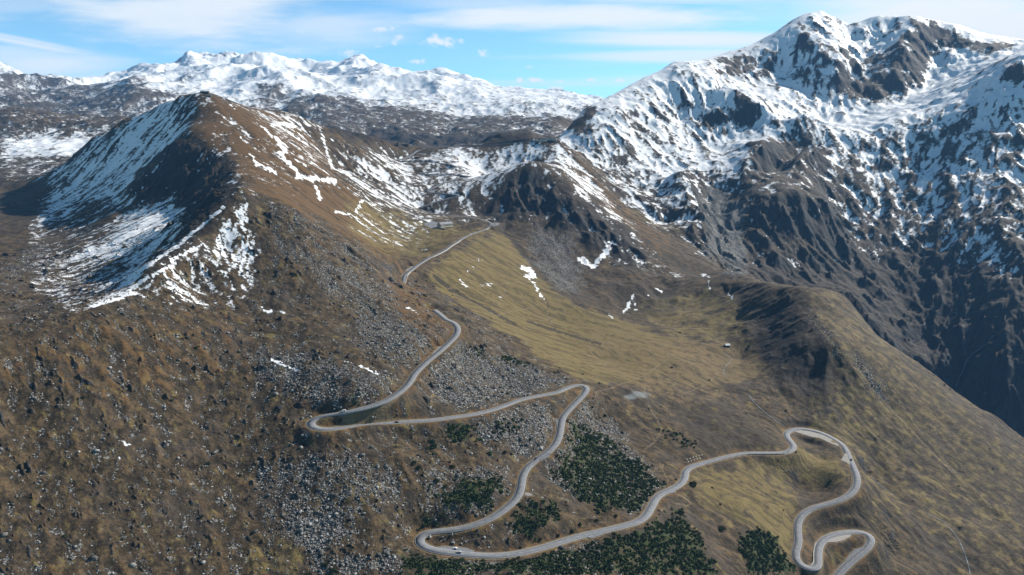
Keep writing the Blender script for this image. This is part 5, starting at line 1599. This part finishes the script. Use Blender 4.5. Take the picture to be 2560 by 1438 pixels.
# ------------------------------------------------------------------ marker posts on the upper road
M_post = simple_mat('post_white', (0.75, 0.75, 0.74), 0.6, 0, 0.05, 2)
for (px, py, lab) in [(1075, 641, 'white marker post, left one of a close pair beside the road above the meadow'), (1079, 638.5, 'white marker post, right one of a close pair beside the road above the meadow'), (1110.5, 622.5, 'single white marker post on the uphill side of the road above the meadow')]:
    k = near_idx(PXU[:len(RU) // 3], PYU[:len(RU) // 3], px, py)
    T, Rr = frame(RU)
    p = RU[k] - Rr[k] * 4.6
    root = tag(empty('marker_post', (p[0], p[1], float(ground(p[0], p[1])))), lab, 'marker post')
    V, F = box(0, 0, -0.3, 0.5, 0.5, 2.6)
    link('post', mesh_np('post', V, F), root, M_post)
    V, F = box(0, 0, 2.303, 0.6, 0.6, 0.25)
    link('cap', mesh_np('cap', V, F), root, M_post)
# ------------------------------------------------------------------ boulders and scree
rng = np.random.default_rng(5)


def attr_mat(name, rough, noise_scale, spec=0.2):
    ma = bpy.data.materials.new(name)
    ma.use_nodes = True
    nt = ma.node_tree
    S = NT(nt)
    b = nt.nodes['Principled BSDF']
    at = S.n('ShaderNodeAttribute', attribute_name='tone')
    nz = S.noise(S.n('ShaderNodeTexCoord').outputs['Object'], noise_scale, 3, 0.6)
    mx = S.n('ShaderNodeMix', data_type='RGBA', blend_type='MULTIPLY')
    mx.inputs[0].default_value = 1.0
    S.put(mx.inputs[6], at.outputs['Color'])
    S.put(mx.inputs[7], S.mix(nz, (0.6, 0.6, 0.6, 1), (1.3, 1.3, 1.3, 1)))
    S.put(b.inputs['Base Color'], mx.outputs[2])
    b.inputs['Roughness'].default_value = rough
    b.inputs['Specular IOR Level'].default_value = spec
    return ma


M_rocks = attr_mat('stone', 0.9, 0.8)
M_leaf = attr_mat('pine_needles', 0.8, 1.5)


def ico(sub):
    bm = bmesh.new()
    bmesh.ops.create_icosphere(bm, subdivisions=sub, radius=1.0)
    V = np.array([v.co[:] for v in bm.verts])
    F = np.array([[v.index for v in f.verts] for f in bm.faces])
    bm.free()
    return V, F


def set_tone(me, col):
    at = me.attributes.new('tone', 'FLOAT_COLOR', 'POINT')
    at.data.foreach_set('color', np.ascontiguousarray(col, dtype=np.float32).ravel())


def sample_mask(M, tries, lo, power=1.0):
    """ground positions where the work map M is high, evenly per area"""
    ok = []
    ny = M.shape[0]
    # area weight of a map cell ~ Y^2
    wgt = np.clip(M - lo, 0, 1) ** power * Yh ** 2 * np.gradient(hW)[:, None] * (Yh < 1250) * (Yh > 380) * (np.abs(PXh - 1280) < 1500) * (PYh < 1520)
    p = (wgt / wgt.sum()).ravel()
    idx = rng.choice(p.size, tries, p=p)
    k, i = np.unravel_index(idx, M.shape)
    a = hA[i] + (rng.random(tries) - 0.5) * (hA[1] - hA[0])
    w = hW[k] + (rng.random(tries) - 0.5) * np.gradient(hW)[k]
    y = np.exp(w)
    return a * y, y, wgt.sum()


RDH = RDIST[::HS, ::HS]
scm = np.where(RDH > 2.5, np.clip(scree, 0, 1.2), 0) * (1 - 0.75 * np.clip(shrub, 0, 1))
NROCK = 26000
x, y, _ = sample_mask(scm, NROCK, 0.16, 1.2)
z = ground(x, y)
size = 0.32 * np.exp(rng.normal(0.35, 0.55, NROCK)).clip(0.8, 6.5)
bV, bF = ico(1)
bF = bF.copy()
bV = bV[:12] if False else bV
nv = len(bV)
jit = 1 + rng.normal(0, 0.22, (NROCK, nv, 1)).clip(-0.45, 0.5)
sc3 = size[:, None] * np.stack([1 + 0.5 * rng.random(NROCK), 0.8 + 0.5 * rng.random(NROCK), 0.55 + 0.45 * rng.random(NROCK)], 1)
P = bV[None] * jit * sc3[:, None, :]
th = rng.random(NROCK) * 6.283
ct, st = np.cos(th)[:, None], np.sin(th)[:, None]
P = np.stack([P[..., 0] * ct - P[..., 1] * st, P[..., 0] * st + P[..., 1] * ct, P[..., 2]], -1)
P += np.stack([x, y, z + size * 0.15], 1)[:, None, :]
F = bF[None] + (np.arange(NROCK) * nv)[:, None, None]
me = mesh_np('boulder_field', P.reshape(-1, 3), F.reshape(-1, 3))
tone = (0.05 + 0.26 * rng.random(NROCK) ** 2.2)[:, None] * np.array([1.0, 0.985, 0.95])[None]
set_tone(me, np.repeat(np.concatenate([tone, np.ones((NROCK, 1))], 1), nv, axis=0))
tag(link('boulder_field', me, None, M_rocks), kind='stuff')

bV3, bF3 = ico(3)


def boulder(px, py, s, label, tone=0.36, tall=0.75):
    s, tone = s * 0.8, tone * 0.55
    g = hitz(px, py)
    if g is None:
        return
    d = bV3 / np.linalg.norm(bV3, axis=1)[:, None]
    off = rng.random(3) * 50
    nrm = rng.normal(size=(9, 3))
    nrm /= np.linalg.norm(nrm, axis=1)[:, None]
    r = np.min(np.where(d @ nrm.T > 0.15, (0.55 + 0.4 * rng.random(9))[None] / np.maximum(d @ nrm.T, 0.15), 1.3), axis=1)
    r = np.minimum(r, 1.15) * (1 + 0.10 * perlin((d[:, 0] * 2.2 + off[0]).astype(np.float32), (d[:, 1] * 2.2 + d[:, 2] * 1.7 + off[1]).astype(np.float32), 7))
    V = d * r[:, None] * np.array([s, s * 0.85, s * tall])
    me = mesh_np('boulder', V, bF3)
    set_tone(me, np.tile([tone, tone * 0.98, tone * 0.94, 1], (len(V), 1)))
    o = link('boulder', me, None, M_rocks)
    o.location = (g[0], g[1], g[2] + s * tall * 0.45)
    o.rotation_euler = (0, 0, rng.random() * 6)
    tag(o, label, 'boulder')


for args in [(690, 986, 2.9, 'big pale boulder alone on the brown slope left of the road'), (1075, 1344, 2.2, 'whitish boulder at the left tip of the bottom hairpin island'), (1106, 1345, 1.7, 'grey boulder behind the whitish one on the hairpin island', 0.2),
             (1130, 1337, 1.7, 'pale boulder close to the inner road edge of the bottom hairpin'), (1112, 1352, 1.4, 'small round boulder in the middle of the hairpin island', 0.26), (1133, 1359, 2.2, 'boulder just uphill of the white parked car', 0.28),
             (1154, 1361, 1.5, 'small pale boulder right of the one above the parked car'), (1211, 1345, 1.8, 'bright boulder with a dark shaded side, right on the hairpin island', 0.42), (836, 1024, 1.7, 'pale boulder on the bank left above the white van'),
             (851, 1020, 1.7, 'pale boulder with dark hollow on the bank right above the white van'), (756, 1047, 2.1, 'grey boulder beside the outer edge of the left hairpin', 0.3), (931, 1044, 1.8, 'left one of two pale boulders on the strip between both roads'),
             (938, 1045, 1.5, 'right one of two pale boulders on the strip between both roads'), (1445, 1106, 2.2, 'tall white standing boulder at the edge of the green scrub', 0.45, 1.6), (1331, 1228, 1.6, 'bright white boulder beside the small pull-off', 0.5),
             (1427, 1089, 1.5, 'white boulder at the upper end of the green scrub by the road', 0.45), (1363, 1154, 1.5, 'pale boulder on the roadside right of the dark blue car', 0.4), (1266, 1310, 1.7, 'pale boulder inside the bend above the hairpin island'),
             (1520, 1166, 1.9, 'pale boulder on the scrub slope at mid height', 0.34), (1448, 1190, 2.2, 'rounded grey boulder low on the scrub slope', 0.2), (1632, 1226, 1.6, 'flat tan boulder above the road at the end of the scrub', 0.3)]:
    boulder(*args)

# ------------------------------------------------------------------ dwarf pine


def leaf_cloud(nleaf, r, h, lsize, seed):
    g_ = np.random.default_rng(seed)
    u = g_.random(nleaf)
    ph_ = g_.random(nleaf) * 6.283
    el = np.arccos(g_.random(nleaf) * 1.05 - 0.05).clip(0, 1.65)
    lob = 1 + 0.28 * np.sin(ph_ * 3 + seed) + 0.18 * np.sin(ph_ * 5 + 2 * seed)
    rad = (0.62 + 0.38 * np.sqrt(u)) * lob
    c = np.stack([r * rad * np.sin(el) * np.cos(ph_), r * rad * np.sin(el) * np.sin(ph_), h * rad * np.cos(el)], 1)
    d1 = g_.normal(size=(nleaf, 3))
    d1[:, 2] = np.abs(d1[:, 2]) * 0.8 + 0.3
    d1 /= np.linalg.norm(d1, axis=1)[:, None]
    d2 = np.cross(d1, g_.normal(size=(nleaf, 3)))
    d2 /= np.linalg.norm(d2, axis=1)[:, None]
    s = lsize * (0.6 + 0.8 * g_.random(nleaf))[:, None]
    V = np.stack([c - d2 * s * 0.5, c + d1 * s * 0.5 - d2 * s * 0.1, c + d2 * s * 0.5 + d1 * s * 0.25, c - d1 * s * 0.45], 1)
    tn = (0.65 + 0.7 * g_.random(nleaf))
    return V.reshape(-1, 3), np.repeat(tn, 4)


NB = 5600
shm = np.where(RDH > 1.8, np.clip(shrub + 0.45 * fbm(MU * 26, MV * 26, 1.0, 3, 131), 0, 1.2), 0)
x, y, _ = sample_mask(shm, NB, 0.40, 0.8)
z = ground(x, y)
protos = [leaf_cloud(26, 1.0, 0.85, 0.75, s_) for s_ in range(6)]
Vs, Ts = [], []
sz = 1.0 + 0.9 * rng.random(NB)
for k in range(6):
    sel = np.arange(NB) % 6 == k
    pv_, tn_ = protos[k]
    th = rng.random(sel.sum()) * 6.283
    ct, st = np.cos(th)[:, None], np.sin(th)[:, None]
    q = np.stack([pv_[None, :, 0] * ct - pv_[None, :, 1] * st, pv_[None, :, 0] * st + pv_[None, :, 1] * ct, np.repeat(pv_[None, :, 2], sel.sum(), 0)], -1) * sz[sel][:, None, None]
    q += np.stack([x[sel], y[sel], z[sel] - 0.1], 1)[:, None, :]
    Vs.append(q.reshape(-1, 3))
    hue = 0.7 + 0.6 * rng.random(sel.sum())
    Ts.append((hue[:, None] * tn_[None]).ravel())
V = np.vstack(Vs)
T_ = np.concatenate(Ts)
me = mesh_np('dwarf_pine_scrub', V, np.arange(len(V)).reshape(-1, 4))
set_tone(me, np.stack([0.044 * T_, 0.064 * T_, 0.020 * T_, np.ones_like(T_)], 1))
tag(link('dwarf_pine_scrub', me, None, M_leaf), kind='stuff')

M_bark = simple_mat('bark', (0.04, 0.03, 0.022), 0.95, 0, 0.3, 3)


def dwarf_pine(r, h, seed):
    root = empty('dwarf_pine', (0, 0, 0))
    V, tn = leaf_cloud(420, r, h, 0.5, seed)
    me = mesh_np('foliage', V, np.arange(len(V)).reshape(-1, 4))
    set_tone(me, np.stack([0.024 * tn, 0.040 * tn, 0.013 * tn, np.ones_like(tn)], 1))
    link('foliage', me, root, M_leaf)
    bm = bmesh.new()
    for k in range(6):
        a = k * 1.047 + seed
        r_ = bmesh.ops.create_cone(bm, cap_ends=True, segments=6, radius1=0.14, radius2=0.04, depth=1.0)
        bmesh.ops.translate(bm, verts=r_['verts'], vec=(0, 0, 0.5))
        bmesh.ops.scale(bm, verts=r_['verts'], vec=(1, 1, math.hypot(r, h) * 0.72))
        bmesh.ops.rotate(bm, verts=r_['verts'], matrix=Matrix.Rotation(math.atan2(r, h), 3, 'Y') if k else Matrix.Rotation(0.1, 3, 'Y'))
        bmesh.ops.rotate(bm, verts=r_['verts'], matrix=Matrix.Rotation(a, 3, 'Z'))
    me = bpy.data.meshes.new('stem')
    bm.to_mesh(me)
    bm.free()
    link('stem', me, root, M_bark)
    return root


first = [dwarf_pine(1.9, 1.7, s_) for s_ in (1, 2, 3)]
for i, (px, py, s) in enumerate([(1567, 1352, 1.3), (1588, 1353, 1.3), (1609, 1351, 1.4), (1733, 1213, 2.1), (1804, 1324, 2.0), (1990, 1131, .7), (503, 1293, .9), (207, 995, 1.0), (121, 960, .8), (813, 1415, 1.4), (831, 1430, 1.6), (770, 1439, 1.2),
                                 (1084, 1118, 1.8), (1081, 1106, 1.5), (1048, 1170, 1.2), (1035, 1158, 1.2), (1210, 944, 1.0), (1190, 871, 1.0), (1176, 868, .9), (1196, 889, 1.0), (1092, 1203, 1.3), (1130, 1168, 1.2), (1430, 1330, 1.1), (1395, 1340, 1.0), (1450, 1312, 1.0),
                                 (1490, 1302, 1.0), (1540, 1290, 1.0), (1350, 1350, 1.0), (1300, 1370, .8), (1512, 1040, 1.2), (1480, 1020, 1.2), (1780, 1220, .7), (1800, 1262, .8), (1660, 1205, .8), (1690, 1200, .8), (1235, 1083, 1.2), (1262, 1132, 1.1), (1325, 1100, 1.0), (520, 1160, 1.0), (600, 1190, .9)]):
    g = hitz(px, py)
    if g is None:
        continue
    o = first[i] if i < 3 else copy_tree(first[i % 3])
    o.location = (g[0], g[1], g[2] - 0.1)
    o.rotation_euler = (0, 0, rng.random() * 6.28)
    o.scale = (s, s, s)
    tag(o, 'small dark green dwarf pine bush standing by itself on the open slope', 'dwarf pine', 'scattered single dwarf pines')
# ------------------------------------------------------------------ haze: even air round the whole place
zlo, zhi = float(Z.min()) - 1.5, float(max(Z.max(), 20.0)) + 5.0
hx, hy0, hy1 = 15600.0, -1200.0, 15600.0
v = [(x, y, z) for z in (zlo, zhi) for (x, y) in ((-hx, hy0), (hx, hy0), (hx, hy1), (-hx, hy1))]
fcs = [(0, 3, 2, 1), (4, 5, 6, 7), (0, 1, 5, 4), (1, 2, 6, 5), (2, 3, 7, 6), (3, 0, 4, 7)]
hm = mesh_np('haze', v, fcs)
mh = bpy.data.materials.new('haze_air')
mh.use_nodes = True
hn = mh.node_tree
hn.nodes.clear()
pv = hn.nodes.new('ShaderNodeVolumePrincipled')
pv.inputs['Color'].default_value = (0.22, 0.52, 1.0, 1)
pv.inputs['Density'].default_value = 2.8e-5
ho = hn.nodes.new('ShaderNodeOutputMaterial')
hn.links.new(pv.outputs[0], ho.inputs['Volume'])
tag(link('haze', hm, None, mh), kind='stuff')
